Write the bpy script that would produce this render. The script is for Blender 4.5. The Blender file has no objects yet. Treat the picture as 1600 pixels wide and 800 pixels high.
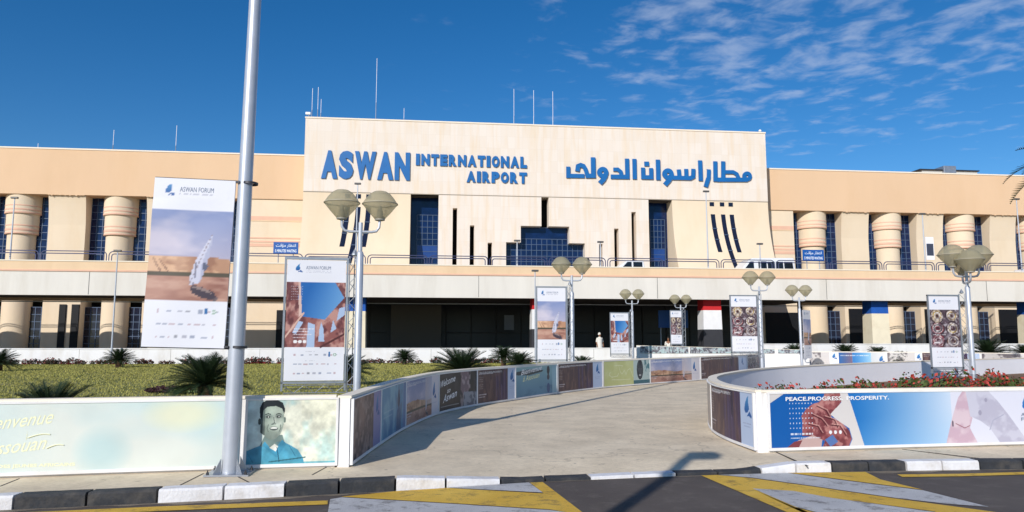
import bpy, bmesh, math, random
import numpy as np
from mathutils import Vector, Matrix
R = math.radians
random.seed(7)
scn = bpy.context.scene
COL = scn.collection

# ---------------------------------------------------------------- camera, world, sun, exposure
EYE = 1.7
F_PX = 1155.0
YAW, PITCH = R(6.6), R(6.67)
cam_d = bpy.data.cameras.new('camera')
cam = bpy.data.objects.new('camera', cam_d)
COL.objects.link(cam)
cam.location = (0, 0, EYE)
cam.rotation_euler = (R(90) + PITCH, 0, -YAW)
cam_d.sensor_width = 36
cam_d.lens = F_PX / 1600 * 36
cam_d.clip_start = 0.05
cam_d.clip_end = 3000
scn.camera = cam
scn.view_settings.view_transform = 'Standard'
scn.view_settings.look = 'None'
scn.view_settings.exposure = 0.1
scn.view_settings.gamma = 1
SUN_AZ, SUN_EL = R(32), R(26)          # direction the light travels over the ground, height of the sun

world = bpy.data.worlds.new('World')
scn.world = world
world.use_nodes = True
wn, wl = world.node_tree.nodes, world.node_tree.links
wn.clear()
def N(t, **kw):
    n = wn.new(t)
    for k, v in kw.items():
        setattr(n, k, v)
    return n
sky = N('ShaderNodeTexSky', sky_type='NISHITA')
sky.sun_disc = False
sky.sun_elevation = SUN_EL
sky.sun_rotation = R(212)
sky.altitude = 1200
sky.air_density = 1.0
sky.dust_density = 0.15
sky.ozone_density = 3.0
hsv = N('ShaderNodeHueSaturation')
hsv.inputs['Hue'].default_value = 0.503
hsv.inputs['Saturation'].default_value = 1.34
hsv.inputs['Value'].default_value = 1.06
wl.new(sky.outputs[0], hsv.inputs['Color'])
# thin high clouds: noise on a plane far overhead (direction / height), so they lie flat and shrink to the horizon
tc = N('ShaderNodeTexCoord')
sp = N('ShaderNodeSeparateXYZ'); wl.new(tc.outputs['Generated'], sp.inputs[0])
def M(op, a, b=None, c=None, clamp=False):
    n = N('ShaderNodeMath', operation=op); n.use_clamp = clamp
    for i, v in enumerate((a, b, c)):
        if v is None: continue
        if isinstance(v, (int, float)): n.inputs[i].default_value = v
        else: wl.new(v, n.inputs[i])
    return n.outputs[0]
zc = M('MAXIMUM', sp.outputs[2], 0.03)
px_ = M('DIVIDE', sp.outputs[0], zc); py_ = M('DIVIDE', sp.outputs[1], zc)
cmb = N('ShaderNodeCombineXYZ'); wl.new(px_, cmb.inputs[0]); wl.new(py_, cmb.inputs[1])
def noise(scale, detail, rough, vec, dist=0.0):
    n = N('ShaderNodeTexNoise'); n.inputs['Scale'].default_value = scale
    n.inputs['Detail'].default_value = detail; n.inputs['Roughness'].default_value = rough
    n.inputs['Distortion'].default_value = dist
    wl.new(vec, n.inputs['Vector']); return n.outputs[0]
fine = noise(7.0, 4, 0.56, cmb.outputs[0], 0.3)
big = noise(0.9, 3, 0.5, cmb.outputs[0])
def ramp(v, lo, hi):
    n = N('ShaderNodeMapRange', interpolation_type='SMOOTHSTEP')
    wl.new(v, n.inputs[0]); n.inputs[1].default_value = lo; n.inputs[2].default_value = hi
    return n.outputs[0]
# the cloud field lies ahead and to the right
rx = M('DIVIDE', sp.outputs[0], M('MAXIMUM', sp.outputs[1], 0.05))
side = ramp(rx, 0.0, 0.42)
high = ramp(sp.outputs[2], 0.19, 0.38)
low = ramp(M('ABSOLUTE', M('SUBTRACT', sp.outputs[2], 0.245)), 0.05, 0.0)
dens = M('ADD', M('MULTIPLY', side, M('ADD', M('MULTIPLY', high, 0.62), M('MULTIPLY', low, 0.12))), M('MULTIPLY', M('SUBTRACT', big, 0.5), 0.75))
cl = ramp(M('ADD', fine, M('MULTIPLY', dens, 0.36)), 0.60, 0.92)
cl = M('MULTIPLY', cl, M('MULTIPLY', ramp(rx, -0.15, 0.3), 0.40))
mx = N('ShaderNodeMix', data_type='RGBA')
wl.new(cl, mx.inputs[0]); wl.new(hsv.outputs[0], mx.inputs[6]); mx.inputs[7].default_value = (5.6, 6.3, 7.8, 1)
bg = N('ShaderNodeBackground'); bg.inputs['Strength'].default_value = 0.098
wl.new(mx.outputs[2], bg.inputs['Color'])
wo = N('ShaderNodeOutputWorld'); wl.new(bg.outputs[0], wo.inputs[0])

sd = bpy.data.lights.new('sun', 'SUN')
sd.energy = 3.9; sd.angle = R(0.45); sd.color = (1.0, 0.955, 0.9)
sun = bpy.data.objects.new('sun', sd); COL.objects.link(sun)
SDIR = Vector((math.sin(SUN_AZ) * math.cos(SUN_EL), math.cos(SUN_AZ) * math.cos(SUN_EL), -math.sin(SUN_EL)))
sun.rotation_euler = SDIR.to_track_quat('-Z', 'Y').to_euler()
sun.location = (-20, -30, 30)

# ---------------------------------------------------------------- surveying helpers: where a measured direction meets a real plane
_fw = np.array([math.sin(YAW) * math.cos(PITCH), math.cos(YAW) * math.cos(PITCH), math.sin(PITCH)])
_rt = np.array([math.cos(YAW), -math.sin(YAW), 0]); _up = np.cross(_rt, _fw)
def _ray(px, py): return _fw + _rt * (px - 800) / F_PX + _up * (400 - py) / F_PX
def G(px, py, z=0.0):
    d = _ray(px, py); t = (z - EYE) / d[2]; return (d[0] * t, d[1] * t)
def W(px, py, Y):
    d = _ray(px, py); t = Y / d[1]; return (d[0] * t, EYE + d[2] * t)
def WX(px, py, Y): return W(px, py, Y)[0]
def scr(x, y, z):
    v = np.array([x, y, z - EYE]); k = v @ _fw
    return 800 + F_PX * (v @ _rt) / k

# ---------------------------------------------------------------- materials
def srgb(r, g, b):
    f = lambda c: (c / 255 / 12.92) if c / 255 <= .04045 else ((c / 255 + .055) / 1.055) ** 2.4
    return (f(r), f(g), f(b))
MATS = {}
def mat(name, c, rough=.6, metal=0, var=0.0, vscale=3.0, bump=0.0, bscale=40, spec=.5, dirt=None, dscale=.6, damt=0.0, stretch=None, trans=0.0, alpha=1.0, coat=0.0):
    if name in MATS: return MATS[name]
    m = bpy.data.materials.new(name); m.use_nodes = True
    nt = m.node_tree; p = nt.nodes['Principled BSDF']; L = nt.links
    p.inputs['Base Color'].default_value = (*c, 1); p.inputs['Roughness'].default_value = rough
    p.inputs['Metallic'].default_value = metal; p.inputs['Specular IOR Level'].default_value = spec
    p.inputs['Transmission Weight'].default_value = trans; p.inputs['Alpha'].default_value = alpha
    p.inputs['Coat Weight'].default_value = coat
    geo = nt.nodes.new('ShaderNodeNewGeometry')
    vec = geo.outputs['Position']
    if stretch:
        mp = nt.nodes.new('ShaderNodeMapping'); mp.inputs['Scale'].default_value = stretch
        L.new(vec, mp.inputs[0]); vec = mp.outputs[0]
    last = None
    def nz(scale, det=5):
        n = nt.nodes.new('ShaderNodeTexNoise'); n.inputs['Scale'].default_value = scale
        n.inputs['Detail'].default_value = det; n.inputs['Roughness'].default_value = .62
        L.new(vec, n.inputs['Vector']); return n.outputs[0]
    if var:
        mr = nt.nodes.new('ShaderNodeMapRange'); L.new(nz(vscale), mr.inputs[0])
        mr.inputs[1].default_value = .3; mr.inputs[2].default_value = .7
        mr.inputs[3].default_value = 1 - var; mr.inputs[4].default_value = 1 + var
        mm = nt.nodes.new('ShaderNodeMix'); mm.data_type = 'RGBA'; mm.blend_type = 'MULTIPLY'
        mm.inputs[0].default_value = 1; mm.inputs[6].default_value = (*c, 1); L.new(mr.outputs[0], mm.inputs[7])
        last = mm.outputs[2]
    if dirt:
        mr = nt.nodes.new('ShaderNodeMapRange'); L.new(nz(dscale, 7), mr.inputs[0])
        mr.inputs[1].default_value = .48; mr.inputs[2].default_value = .72; mr.inputs[4].default_value = damt
        mm = nt.nodes.new('ShaderNodeMix'); mm.data_type = 'RGBA'
        L.new(mr.outputs[0], mm.inputs[0])
        if last: L.new(last, mm.inputs[6])
        else: mm.inputs[6].default_value = (*c, 1)
        mm.inputs[7].default_value = (*dirt, 1); last = mm.outputs[2]
    if last: L.new(last, p.inputs['Base Color'])
    if bump:
        bp = nt.nodes.new('ShaderNodeBump'); bp.inputs['Strength'].default_value = bump; bp.inputs['Distance'].default_value = .02
        L.new(nz(bscale, 6), bp.inputs['Height']); L.new(bp.outputs[0], p.inputs['Normal'])
    MATS[name] = m
    return m

def mat_node(m): return m.node_tree.nodes, m.node_tree.links, m.node_tree.nodes['Principled BSDF']

m_stucco = mat('cream_stucco', srgb(228, 209, 181), .9, var=.035, vscale=.35, bump=.12, bscale=25, dirt=srgb(214, 186, 146), dscale=.5, damt=.35, stretch=(1, 1, .35))
m_tan = mat('tan_stucco', srgb(222, 188, 152), .9, var=.03, vscale=.25, bump=.1, bscale=25, dirt=srgb(210, 172, 128), dscale=.35, damt=.3, stretch=(1, 1, .35))
m_pink = mat('pink_band', srgb(226, 182, 156), .9, var=.06, vscale=1)
m_peach = mat('peach_band', srgb(228, 198, 162), .9, var=.04, vscale=.5, dirt=srgb(205, 170, 128), dscale=.7, damt=.35, stretch=(1, 1, .2))
m_greyband = mat('pale_concrete', srgb(222, 216, 206), .9, var=.05, vscale=.6, dirt=srgb(190, 180, 164), dscale=.8, damt=.4, stretch=(1, 1, .15), bump=.1)
m_trimlight = mat('pale_coping', srgb(238, 226, 206), .85)
m_glass = mat('dark_blue_glass', srgb(12, 34, 74), .14, var=.4, vscale=1.6, spec=.35)
m_slit = mat('slit_glass', srgb(26, 32, 52), .15, var=.2)
m_spandrel = mat('blue_spandrel', srgb(20, 62, 128), .35, var=.15, vscale=2)
m_wframe = mat('blue_grey_window_frame', srgb(74, 94, 124), .5)
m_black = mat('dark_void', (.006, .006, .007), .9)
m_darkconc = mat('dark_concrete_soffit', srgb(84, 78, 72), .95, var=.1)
m_white = mat('white_painted_wall', srgb(232, 230, 228), .75, var=.03, vscale=1.2, dirt=srgb(196, 186, 170), dscale=1.3, damt=.45, stretch=(1, 1, .4), bump=.1, bscale=14)
m_lilac = mat('lilac_white_backing', srgb(242, 240, 244), .7, var=.03, vscale=.8, bump=.08, bscale=10)
m_rail = mat('blue_grey_rail', srgb(70, 74, 108), .45, metal=.3)
m_signblue = mat('sign_blue', srgb(20, 100, 166), .4, var=.08, vscale=.8)
m_signside = mat('sign_side_blue', srgb(14, 62, 112), .5)
m_road_sign = mat('road_sign_blue', srgb(14, 84, 160), .4)
m_signwhite = mat('sign_white', srgb(232, 238, 244), .5)
m_galv = mat('galvanised_steel', srgb(176, 180, 188), .42, metal=.75, var=.1, vscale=6, dirt=srgb(140, 140, 142), dscale=3, damt=.5)
m_galv2 = mat('painted_silver_pole', srgb(190, 194, 202), .4, metal=.35, var=.06, vscale=5)
m_truss = mat('aluminium_truss', srgb(164, 168, 174), .4, metal=.7, var=.1, vscale=8)
m_clamp = mat('dark_clamp', srgb(70, 70, 74), .5, metal=.6)
m_kblack = mat('black_kerb_paint', srgb(46, 48, 52), .8, var=.25, vscale=6, bump=.5, bscale=30, dirt=srgb(110, 102, 92), dscale=5, damt=.4)
m_kwhite = mat('white_kerb_paint', srgb(226, 224, 224), .8, var=.05, vscale=6, bump=.5, bscale=30, dirt=srgb(176, 164, 148), dscale=4.5, damt=.5)
m_grass_b = mat('grass_blade', (.34, .315, .085), .8, var=.18, vscale=.9, spec=.2)
m_soil = mat('bed_soil', srgb(120, 92, 66), .95, var=.2, vscale=3, bump=.6, bscale=12)
m_leaf = mat('cycad_leaf', (.022, .042, .016), .45, var=.35, vscale=4, spec=.5)
m_trunk = mat('cycad_trunk', srgb(96, 72, 52), .95, var=.3, vscale=8, bump=.8, bscale=25)
m_dryleaf = mat('dry_leaf', srgb(130, 104, 62), .8, var=.3, vscale=5)
m_bush = mat('dark_bush_leaf', (.045, .04, .02), .7, var=.5, vscale=7)
m_redbush = mat('red_bush_leaf', srgb(140, 46, 40), .7, var=.4, vscale=8)
m_purple = mat('purple_bush_leaf', srgb(66, 34, 38), .7, var=.4, vscale=8)
m_greenleaf = mat('green_bush_leaf', (.07, .1, .02), .6, var=.4, vscale=8)
m_ixora = mat('red_blossom', srgb(176, 62, 50), .6, var=.35, vscale=9)
m_tyre = mat('tyre_rubber', (.02, .02, .021), .85)
m_rim = mat('wheel_rim', srgb(170, 172, 176), .3, metal=.8)
m_carwhite = mat('white_car_paint', srgb(228, 230, 232), .25, coat=.5)
m_carglass = mat('car_glass', (.012, .016, .02), .08)
m_head = mat('headlamp_glass', srgb(210, 215, 220), .1, spec=.8)
m_skin = mat('skin', srgb(140, 96, 70), .6)
m_hair = mat('dark_hair', (.012, .01, .009), .8)
m_navy = mat('navy_cloth', srgb(34, 40, 62), .9)
m_red = mat('red_cloth', srgb(150, 44, 48), .9)
m_darkcloth = mat('dark_cloth', srgb(40, 38, 38), .9)
m_robe = mat('white_cloth', srgb(226, 224, 216), .9, var=.05)
m_flagred = mat('flag_red_paint', srgb(196, 30, 36), .8, var=.05)
m_flagwhite = mat('flag_white_paint', srgb(232, 230, 228), .85, var=.04)
m_flagblack = mat('flag_black_paint', srgb(52, 52, 56), .85, var=.1)
m_bluepaint = mat('blue_column_paint', srgb(20, 84, 170), .8, var=.08)
m_colcream = mat('cream_column_paint', srgb(232, 220, 192), .9, var=.05, vscale=1.5, dirt=srgb(200, 176, 136), dscale=1, damt=.35)
m_bulb = mat('lamp_socket', srgb(150, 146, 136), .5)
m_roofbox = mat('roof_unit_metal', srgb(196, 194, 188), .6, var=.08)

def build_stone():
    m = mat('white_stone_cladding', srgb(226, 214, 200), .85, bump=.08, bscale=20)
    n, L, p = mat_node(m)
    geo = n.new('ShaderNodeNewGeometry'); s = n.new('ShaderNodeSeparateXYZ'); L.new(geo.outputs['Position'], s.inputs[0])
    c = n.new('ShaderNodeCombineXYZ'); L.new(s.outputs[0], c.inputs[0]); L.new(s.outputs[2], c.inputs[1])
    b = n.new('ShaderNodeTexBrick'); b.inputs['Scale'].default_value = 1
    b.inputs['Brick Width'].default_value = .62; b.inputs['Row Height'].default_value = 1.02
    b.inputs['Mortar Size'].default_value = .005; b.offset = 0
    b.inputs['Color1'].default_value = (*srgb(230, 219, 207), 1); b.inputs['Color2'].default_value = (*srgb(226, 213, 198), 1)
    b.inputs['Mortar'].default_value = (*srgb(212, 200, 186), 1)
    L.new(c.outputs[0], b.inputs['Vector'])
    mp = n.new('ShaderNodeMapping'); mp.inputs['Scale'].default_value = (2.2, 1, .22); L.new(geo.outputs['Position'], mp.inputs[0])
    nz = n.new('ShaderNodeTexNoise'); nz.inputs['Scale'].default_value = 1.3; nz.inputs['Detail'].default_value = 6; L.new(mp.outputs[0], nz.inputs['Vector'])
    mr = n.new('ShaderNodeMapRange'); L.new(nz.outputs[0], mr.inputs[0]); mr.inputs[1].default_value = .47; mr.inputs[2].default_value = .7; mr.inputs[4].default_value = .42
    mm = n.new('ShaderNodeMix'); mm.data_type = 'RGBA'; L.new(mr.outputs[0], mm.inputs[0]); L.new(b.outputs[0], mm.inputs[6])
    mm.inputs[7].default_value = (*srgb(222, 196, 158), 1); L.new(mm.outputs[2], p.inputs['Base Color'])
    return m
m_stone = build_stone()

def build_paving():
    m = mat('beige_concrete_paving', srgb(200, 188, 172), .92, bump=.35, bscale=45)
    n, L, p = mat_node(m)
    geo = n.new('ShaderNodeNewGeometry')
    def nz(sc, det=8, ro=.65, st=None):
        x = n.new('ShaderNodeTexNoise'); x.inputs['Scale'].default_value = sc; x.inputs['Detail'].default_value = det; x.inputs['Roughness'].default_value = ro
        if st:
            mp = n.new('ShaderNodeMapping'); mp.inputs['Scale'].default_value = st; L.new(geo.outputs['Position'], mp.inputs[0]); L.new(mp.outputs[0], x.inputs['Vector'])
        else: L.new(geo.outputs['Position'], x.inputs['Vector'])
        return x.outputs[0]
    cr = n.new('ShaderNodeValToRGB'); L.new(nz(1.1, 9, .7), cr.inputs[0])
    e = cr.color_ramp.elements; e[0].position = .3; e[0].color = (*srgb(202, 185, 158), 1); e[1].position = .68; e[1].color = (*srgb(238, 220, 190), 1)
    mr = n.new('ShaderNodeMapRange'); L.new(nz(28, 4, .6, (.5, 1.6, 1)), mr.inputs[0]); mr.inputs[1].default_value = .3; mr.inputs[2].default_value = .7; mr.inputs[3].default_value = .86; mr.inputs[4].default_value = 1.1
    mm = n.new('ShaderNodeMix'); mm.data_type = 'RGBA'; mm.blend_type = 'MULTIPLY'; mm.inputs[0].default_value = 1
    L.new(cr.outputs[0], mm.inputs[6]); L.new(mr.outputs[0], mm.inputs[7])
    sp = n.new('ShaderNodeMapRange'); L.new(nz(7.5, 2, .4), sp.inputs[0]); sp.inputs[1].default_value = .7; sp.inputs[2].default_value = .76; sp.inputs[4].default_value = .45
    m2 = n.new('ShaderNodeMix'); m2.data_type = 'RGBA'; L.new(sp.outputs[0], m2.inputs[0]); L.new(mm.outputs[2], m2.inputs[6]); m2.inputs[7].default_value = (*srgb(104, 94, 84), 1)
    vo = n.new('ShaderNodeTexVoronoi'); vo.feature = 'DISTANCE_TO_EDGE'; vo.inputs['Scale'].default_value = .42
    wv = n.new('ShaderNodeTexNoise'); wv.inputs['Scale'].default_value = 2.2; wv.inputs['Detail'].default_value = 5; L.new(geo.outputs['Position'], wv.inputs['Vector'])
    va = n.new('ShaderNodeVectorMath'); va.operation = 'MULTIPLY_ADD'; L.new(wv.outputs[1], va.inputs[0]); va.inputs[1].default_value = (.9, .9, 0); L.new(geo.outputs['Position'], va.inputs[2])
    L.new(va.outputs[0], vo.inputs['Vector'])
    ck = n.new('ShaderNodeMapRange'); L.new(vo.outputs['Distance'], ck.inputs[0]); ck.inputs[1].default_value = .0; ck.inputs[2].default_value = .006; ck.inputs[3].default_value = .35; ck.inputs[4].default_value = 0
    m3 = n.new('ShaderNodeMix'); m3.data_type = 'RGBA'; L.new(ck.outputs[0], m3.inputs[0]); L.new(m2.outputs[2], m3.inputs[6]); m3.inputs[7].default_value = (*srgb(96, 86, 76), 1)
    L.new(m3.outputs[2], p.inputs['Base Color'])
    return m
m_paving = build_paving()

def build_worn(name, c1, c2, under, wear=.5):
    """road surface or paint: fine grain, patches and worn spots with their own shape"""
    m = mat(name, c1, .9, bump=.55, bscale=110, spec=.25)
    n, L, p = mat_node(m)
    geo = n.new('ShaderNodeNewGeometry')
    def nz(sc, det=8, ro=.65):
        x = n.new('ShaderNodeTexNoise'); x.inputs['Scale'].default_value = sc; x.inputs['Detail'].default_value = det; x.inputs['Roughness'].default_value = ro
        L.new(geo.outputs['Position'], x.inputs['Vector']); return x.outputs[0]
    cr = n.new('ShaderNodeValToRGB'); L.new(nz(.9), cr.inputs[0]); e = cr.color_ramp.elements
    e[0].position = .32; e[0].color = (*c1, 1); e[1].position = .68; e[1].color = (*c2, 1)
    g = n.new('ShaderNodeMapRange'); L.new(nz(140, 3), g.inputs[0]); g.inputs[1].default_value = .3; g.inputs[2].default_value = .7; g.inputs[3].default_value = .7; g.inputs[4].default_value = 1.3
    mm = n.new('ShaderNodeMix'); mm.data_type = 'RGBA'; mm.blend_type = 'MULTIPLY'; mm.inputs[0].default_value = 1
    L.new(cr.outputs[0], mm.inputs[6]); L.new(g.outputs[0], mm.inputs[7])
    w = n.new('ShaderNodeMapRange'); L.new(nz(3.3, 12, .78), w.inputs[0]); w.inputs[1].default_value = .52; w.inputs[2].default_value = .62; w.inputs[4].default_value = wear
    m2 = n.new('ShaderNodeMix'); m2.data_type = 'RGBA'; L.new(w.outputs[0], m2.inputs[0]); L.new(mm.outputs[2], m2.inputs[6]); m2.inputs[7].default_value = (*under, 1)
    L.new(m2.outputs[2], p.inputs['Base Color'])
    return m
m_asphalt = build_worn('asphalt', (.1, .082, .072), (.132, .11, .096), (.17, .145, .125), .6)
m_yellow = build_worn('yellow_road_paint', srgb(214, 168, 58), srgb(232, 192, 88), srgb(150, 122, 72), .8)
m_rwhite = build_worn('white_road_paint', srgb(204, 202, 200), srgb(180, 178, 178), srgb(120, 116, 112), .8)
m_dust = build_worn('roadside_dust', srgb(134, 122, 108), srgb(150, 138, 120), srgb(110, 100, 90), .6)
m_desert = mat('sandy_ground', srgb(178, 156, 122), .95, var=.15, vscale=.2, bump=.4, bscale=6)

def build_lawn():
    m = mat('lawn_turf', (.12, .125, .035), .95, bump=.4, bscale=30)
    n, L, p = mat_node(m)
    geo = n.new('ShaderNodeNewGeometry')
    x = n.new('ShaderNodeTexNoise'); x.inputs['Scale'].default_value = .55; x.inputs['Detail'].default_value = 10; x.inputs['Roughness'].default_value = .72
    L.new(geo.outputs['Position'], x.inputs['Vector'])
    cr = n.new('ShaderNodeValToRGB'); L.new(x.outputs[0], cr.inputs[0]); e = cr.color_ramp.elements
    e[0].position = .3; e[0].color = (.14, .155, .035, 1); e[1].position = .7; e[1].color = (.33, .28, .1, 1)
    k = e.new(.5); k.color = (.2, .205, .055, 1)
    L.new(cr.outputs[0], p.inputs['Base Color'])
    return m
m_lawn = build_lawn()

def build_globe():
    m = bpy.data.materials.new('smoked_lamp_glass'); m.use_nodes = True
    nt = m.node_tree; n = nt.nodes; L = nt.links; p = n['Principled BSDF']
    p.inputs['Base Color'].default_value = (*srgb(214, 206, 176), 1); p.inputs['Roughness'].default_value = .22
    tr = n.new('ShaderNodeBsdfTransparent'); tr.inputs[0].default_value = (.78, .75, .66, 1)
    tl = n.new('ShaderNodeBsdfTranslucent'); tl.inputs[0].default_value = (.82, .77, .6, 1)
    a = n.new('ShaderNodeMixShader'); a.inputs[0].default_value = .45; L.new(p.outputs[0], a.inputs[1]); L.new(tl.outputs[0], a.inputs[2])
    b = n.new('ShaderNodeMixShader'); b.inputs[0].default_value = .46; L.new(a.outputs[0], b.inputs[1]); L.new(tr.outputs[0], b.inputs[2])
    L.new(b.outputs[0], n['Material Output'].inputs[0])
    return m
m_globe = build_globe()
def build_print(name='printed_vinyl', bumpy=.12, sc=2.2):
    m = mat(name, (.8, .8, .8), .42, spec=.35, bump=bumpy, bscale=sc)
    n, L, p = mat_node(m)
    a = n.new('ShaderNodeAttribute'); a.attribute_name = 'Col'
    L.new(a.outputs['Color'], p.inputs['Base Color'])
    return m
m_print = build_print()
m_txt_white = mat('lettering_white', srgb(238, 238, 238), .5)
m_txt_grey = mat('lettering_slate', srgb(104, 118, 142), .5)
m_txt_yellow = mat('lettering_pale_yellow', srgb(240, 238, 196), .5)
m_txt_green = mat('lettering_pale_green', srgb(226, 228, 176), .5)

# ---------------------------------------------------------------- object helpers
def tag(o, label=None, cat=None, group=None, kind=None):
    if label: o['label'] = label
    if cat: o['category'] = cat
    if group: o['group'] = group
    if kind: o['kind'] = kind
    return o
def thing(name, label, cat, loc=(0, 0, 0), rz=0, group=None):
    o = bpy.data.objects.new(name, None); COL.objects.link(o)
    o.location = loc; o.rotation_euler = (0, 0, rz); o.empty_display_size = .2
    return tag(o, label, cat, group)
def children(o): return [c for c in bpy.data.objects if c.parent == o]
def copy_tree(o, parent=None):
    c = o.copy(); COL.objects.link(c); c.parent = parent
    for ch in list(o.children): copy_tree(ch, c)
    return c

class MB:
    """collects faces; build() links them as one mesh object"""
    def __init__(s): s.v = []; s.f = []; s.mi = []; s.cur = 0
    def add(s, vs, fs):
        k = len(s.v); s.v.extend([tuple(map(float, v)) for v in vs]); s.f.extend([tuple(i + k for i in f) for f in fs]); s.mi.extend([s.cur] * len(fs))
    def box(s, x0, x1, y0, y1, z0, z1):
        s.add([(x0, y0, z0), (x1, y0, z0), (x1, y1, z0), (x0, y1, z0), (x0, y0, z1), (x1, y0, z1), (x1, y1, z1), (x0, y1, z1)],
              [(0, 3, 2, 1), (4, 5, 6, 7), (0, 1, 5, 4), (1, 2, 6, 5), (2, 3, 7, 6), (3, 0, 4, 7)])
    def bar(s, a, b, w, h=None):
        """square bar from a to b"""
        h = h or w
        a, b = Vector(a), Vector(b); d = (b - a).normalized()
        up = Vector((0, 0, 1)) if abs(d.z) < .95 else Vector((0, 1, 0))
        r = d.cross(up).normalized() * w / 2; u = r.cross(d).normalized() * h / 2
        vs = [p + i * r + j * u for p in (a, b) for i, j in ((-1, -1), (1, -1), (1, 1), (-1, 1))]
        s.add(vs, [(0, 1, 2, 3), (7, 6, 5, 4), (0, 4, 5, 1), (1, 5, 6, 2), (2, 6, 7, 3), (3, 7, 4, 0)])
    def tube(s, pts, r, n=10, cap=True):
        pts = [Vector(p) for p in pts]
        rs = r if isinstance(r, (list, tuple)) else [r] * len(pts)
        k = len(s.v); prev = None
        for i, p in enumerate(pts):
            d = ((pts[min(i + 1, len(pts) - 1)] - pts[max(i - 1, 0)])).normalized()
            if prev is None:
                a = Vector((0, 0, 1)) if abs(d.z) < .9 else Vector((1, 0, 0))
                u = d.cross(a).normalized()
            else: u = (prev - d * prev.dot(d)).normalized()
            prev = u; w = d.cross(u)
            for j in range(n):
                t = 2 * math.pi * j / n
                s.v.append(tuple(p + rs[i] * (math.cos(t) * u + math.sin(t) * w)))
        fs = []
        for i in range(len(pts) - 1):
            for j in range(n):
                a0 = k + i * n + j; a1 = k + i * n + (j + 1) % n
                fs.append((a0, a1, a1 + n, a0 + n))
        if cap:
            fs.append(tuple(k + j for j in reversed(range(n)))); fs.append(tuple(k + (len(pts) - 1) * n + j for j in range(n)))
        s.f.extend(fs); s.mi.extend([s.cur] * len(fs))
    def lathe(s, prof, cx=0, cy=0, cz=0, n=24, cap=True):
        k = len(s.v)
        for r, z in prof:
            for j in range(n):
                t = 2 * math.pi * j / n; s.v.append((cx + r * math.cos(t), cy + r * math.sin(t), cz + z))
        fs = []
        for i in range(len(prof) - 1):
            for j in range(n):
                a0 = k + i * n + j; a1 = k + i * n + (j + 1) % n
                fs.append((a0, a1, a1 + n, a0 + n))
        if cap:
            fs.append(tuple(k + j for j in reversed(range(n)))); fs.append(tuple(k + (len(prof) - 1) * n + j for j in range(n)))
        s.f.extend(fs); s.mi.extend([s.cur] * len(fs))
    def prism(s, poly, z0, z1):
        """polygon (x, y) list, counter-clockwise, from z0 to z1"""
        n = len(poly); s.add([(x, y, z0) for x, y in poly] + [(x, y, z1) for x, y in poly],
              [tuple(reversed(range(n))), tuple(range(n, 2 * n))] + [(i, (i + 1) % n, (i + 1) % n + n, i + n) for i in range(n)])
    def build(s, name, m, parent=None, smooth=False, bevel=0.0):
        me = bpy.data.meshes.new(name); me.from_pydata(s.v, [], s.f)
        for x in (m if isinstance(m, (list, tuple)) else [m]): me.materials.append(x)
        if isinstance(m, (list, tuple)): me.polygons.foreach_set('material_index', s.mi)
        if smooth:
            me.polygons.foreach_set('use_smooth', [True] * len(me.polygons))
        me.update()
        o = bpy.data.objects.new(name, me); COL.objects.link(o); o.parent = parent
        if smooth:
            try: me.set_sharp_from_angle(angle=R(40))
            except Exception: pass
        if bevel:
            b = o.modifiers.new('bevel', 'BEVEL'); b.width = bevel; b.segments = 2; b.limit_method = 'ANGLE'
        return o

def text_obj(name, body, m, parent, o, r=(1, 0, 0), u=(0, 0, 1), width=None, height=1.0, extrude=0.0, offset=0.0, shear=0.0, off=.004):
    """lettering as a mesh: lower left corner at o, along r, up along u"""
    c = bpy.data.curves.new('lettering', 'FONT'); c.body = body; c.size = 1; c.extrude = extrude; c.offset = offset; c.shear = shear
    c.resolution_u = 3
    t = bpy.data.objects.new('t', c); COL.objects.link(t)
    bpy.context.view_layer.update()
    me = bpy.data.meshes.new_from_object(t.evaluated_get(bpy.context.evaluated_depsgraph_get()))
    COL.objects.unlink(t); bpy.data.objects.remove(t)
    n = len(me.vertices); co = np.empty(n * 3); me.vertices.foreach_get('co', co); co = co.reshape(-1, 3)
    if n == 0: return None
    lo, hi = co.min(0), co.max(0)
    sy = height / max(hi[1] - lo[1], 1e-6); sx = (width / max(hi[0] - lo[0], 1e-6)) if width else sy
    r = Vector(r).normalized(); u = Vector(u).normalized(); nn = r.cross(u); o = Vector(o)
    X = (co[:, 0] - lo[0]) * sx; Yv = (co[:, 1] - lo[1]) * sy; Zv = co[:, 2]
    P = np.array(o)[None] + X[:, None] * np.array(r) + Yv[:, None] * np.array(u) + (Zv + extrude + off)[:, None] * np.array(nn)
    me.vertices.foreach_set('co', P.reshape(-1)); me.update()
    me.materials.clear(); me.materials.append(m)
    ob = bpy.data.objects.new(name, me); COL.objects.link(ob); ob.parent = parent
    return ob

def on_line(ob, line, s, o, r):
    """bend straight lettering that starts at o (distance s along the line) onto the wall line"""
    me = ob.data; n = len(me.vertices); co = np.empty(n * 3); me.vertices.foreach_get('co', co); co = co.reshape(-1, 3)
    o = np.array(o); d = np.array([r[0], r[1]]); d = d / np.linalg.norm(d); nn = np.array([d[1], -d[0]])
    rel = co[:, :2] - o[:2]; X = rel @ d; D = rel @ nn + .0335
    t = s + X; x = np.interp(t, line.L, line.p[:, 0]); y = np.interp(t, line.L, line.p[:, 1])
    x2 = np.interp(t + .05, line.L, line.p[:, 0]) - np.interp(t - .05, line.L, line.p[:, 0]); y2 = np.interp(t + .05, line.L, line.p[:, 1]) - np.interp(t - .05, line.L, line.p[:, 1])
    L = np.hypot(x2, y2) + 1e-9; co[:, 0] = x + y2 / L * D; co[:, 1] = y - x2 / L * D
    me.vertices.foreach_set('co', co.reshape(-1)); me.update(); return ob

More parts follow.
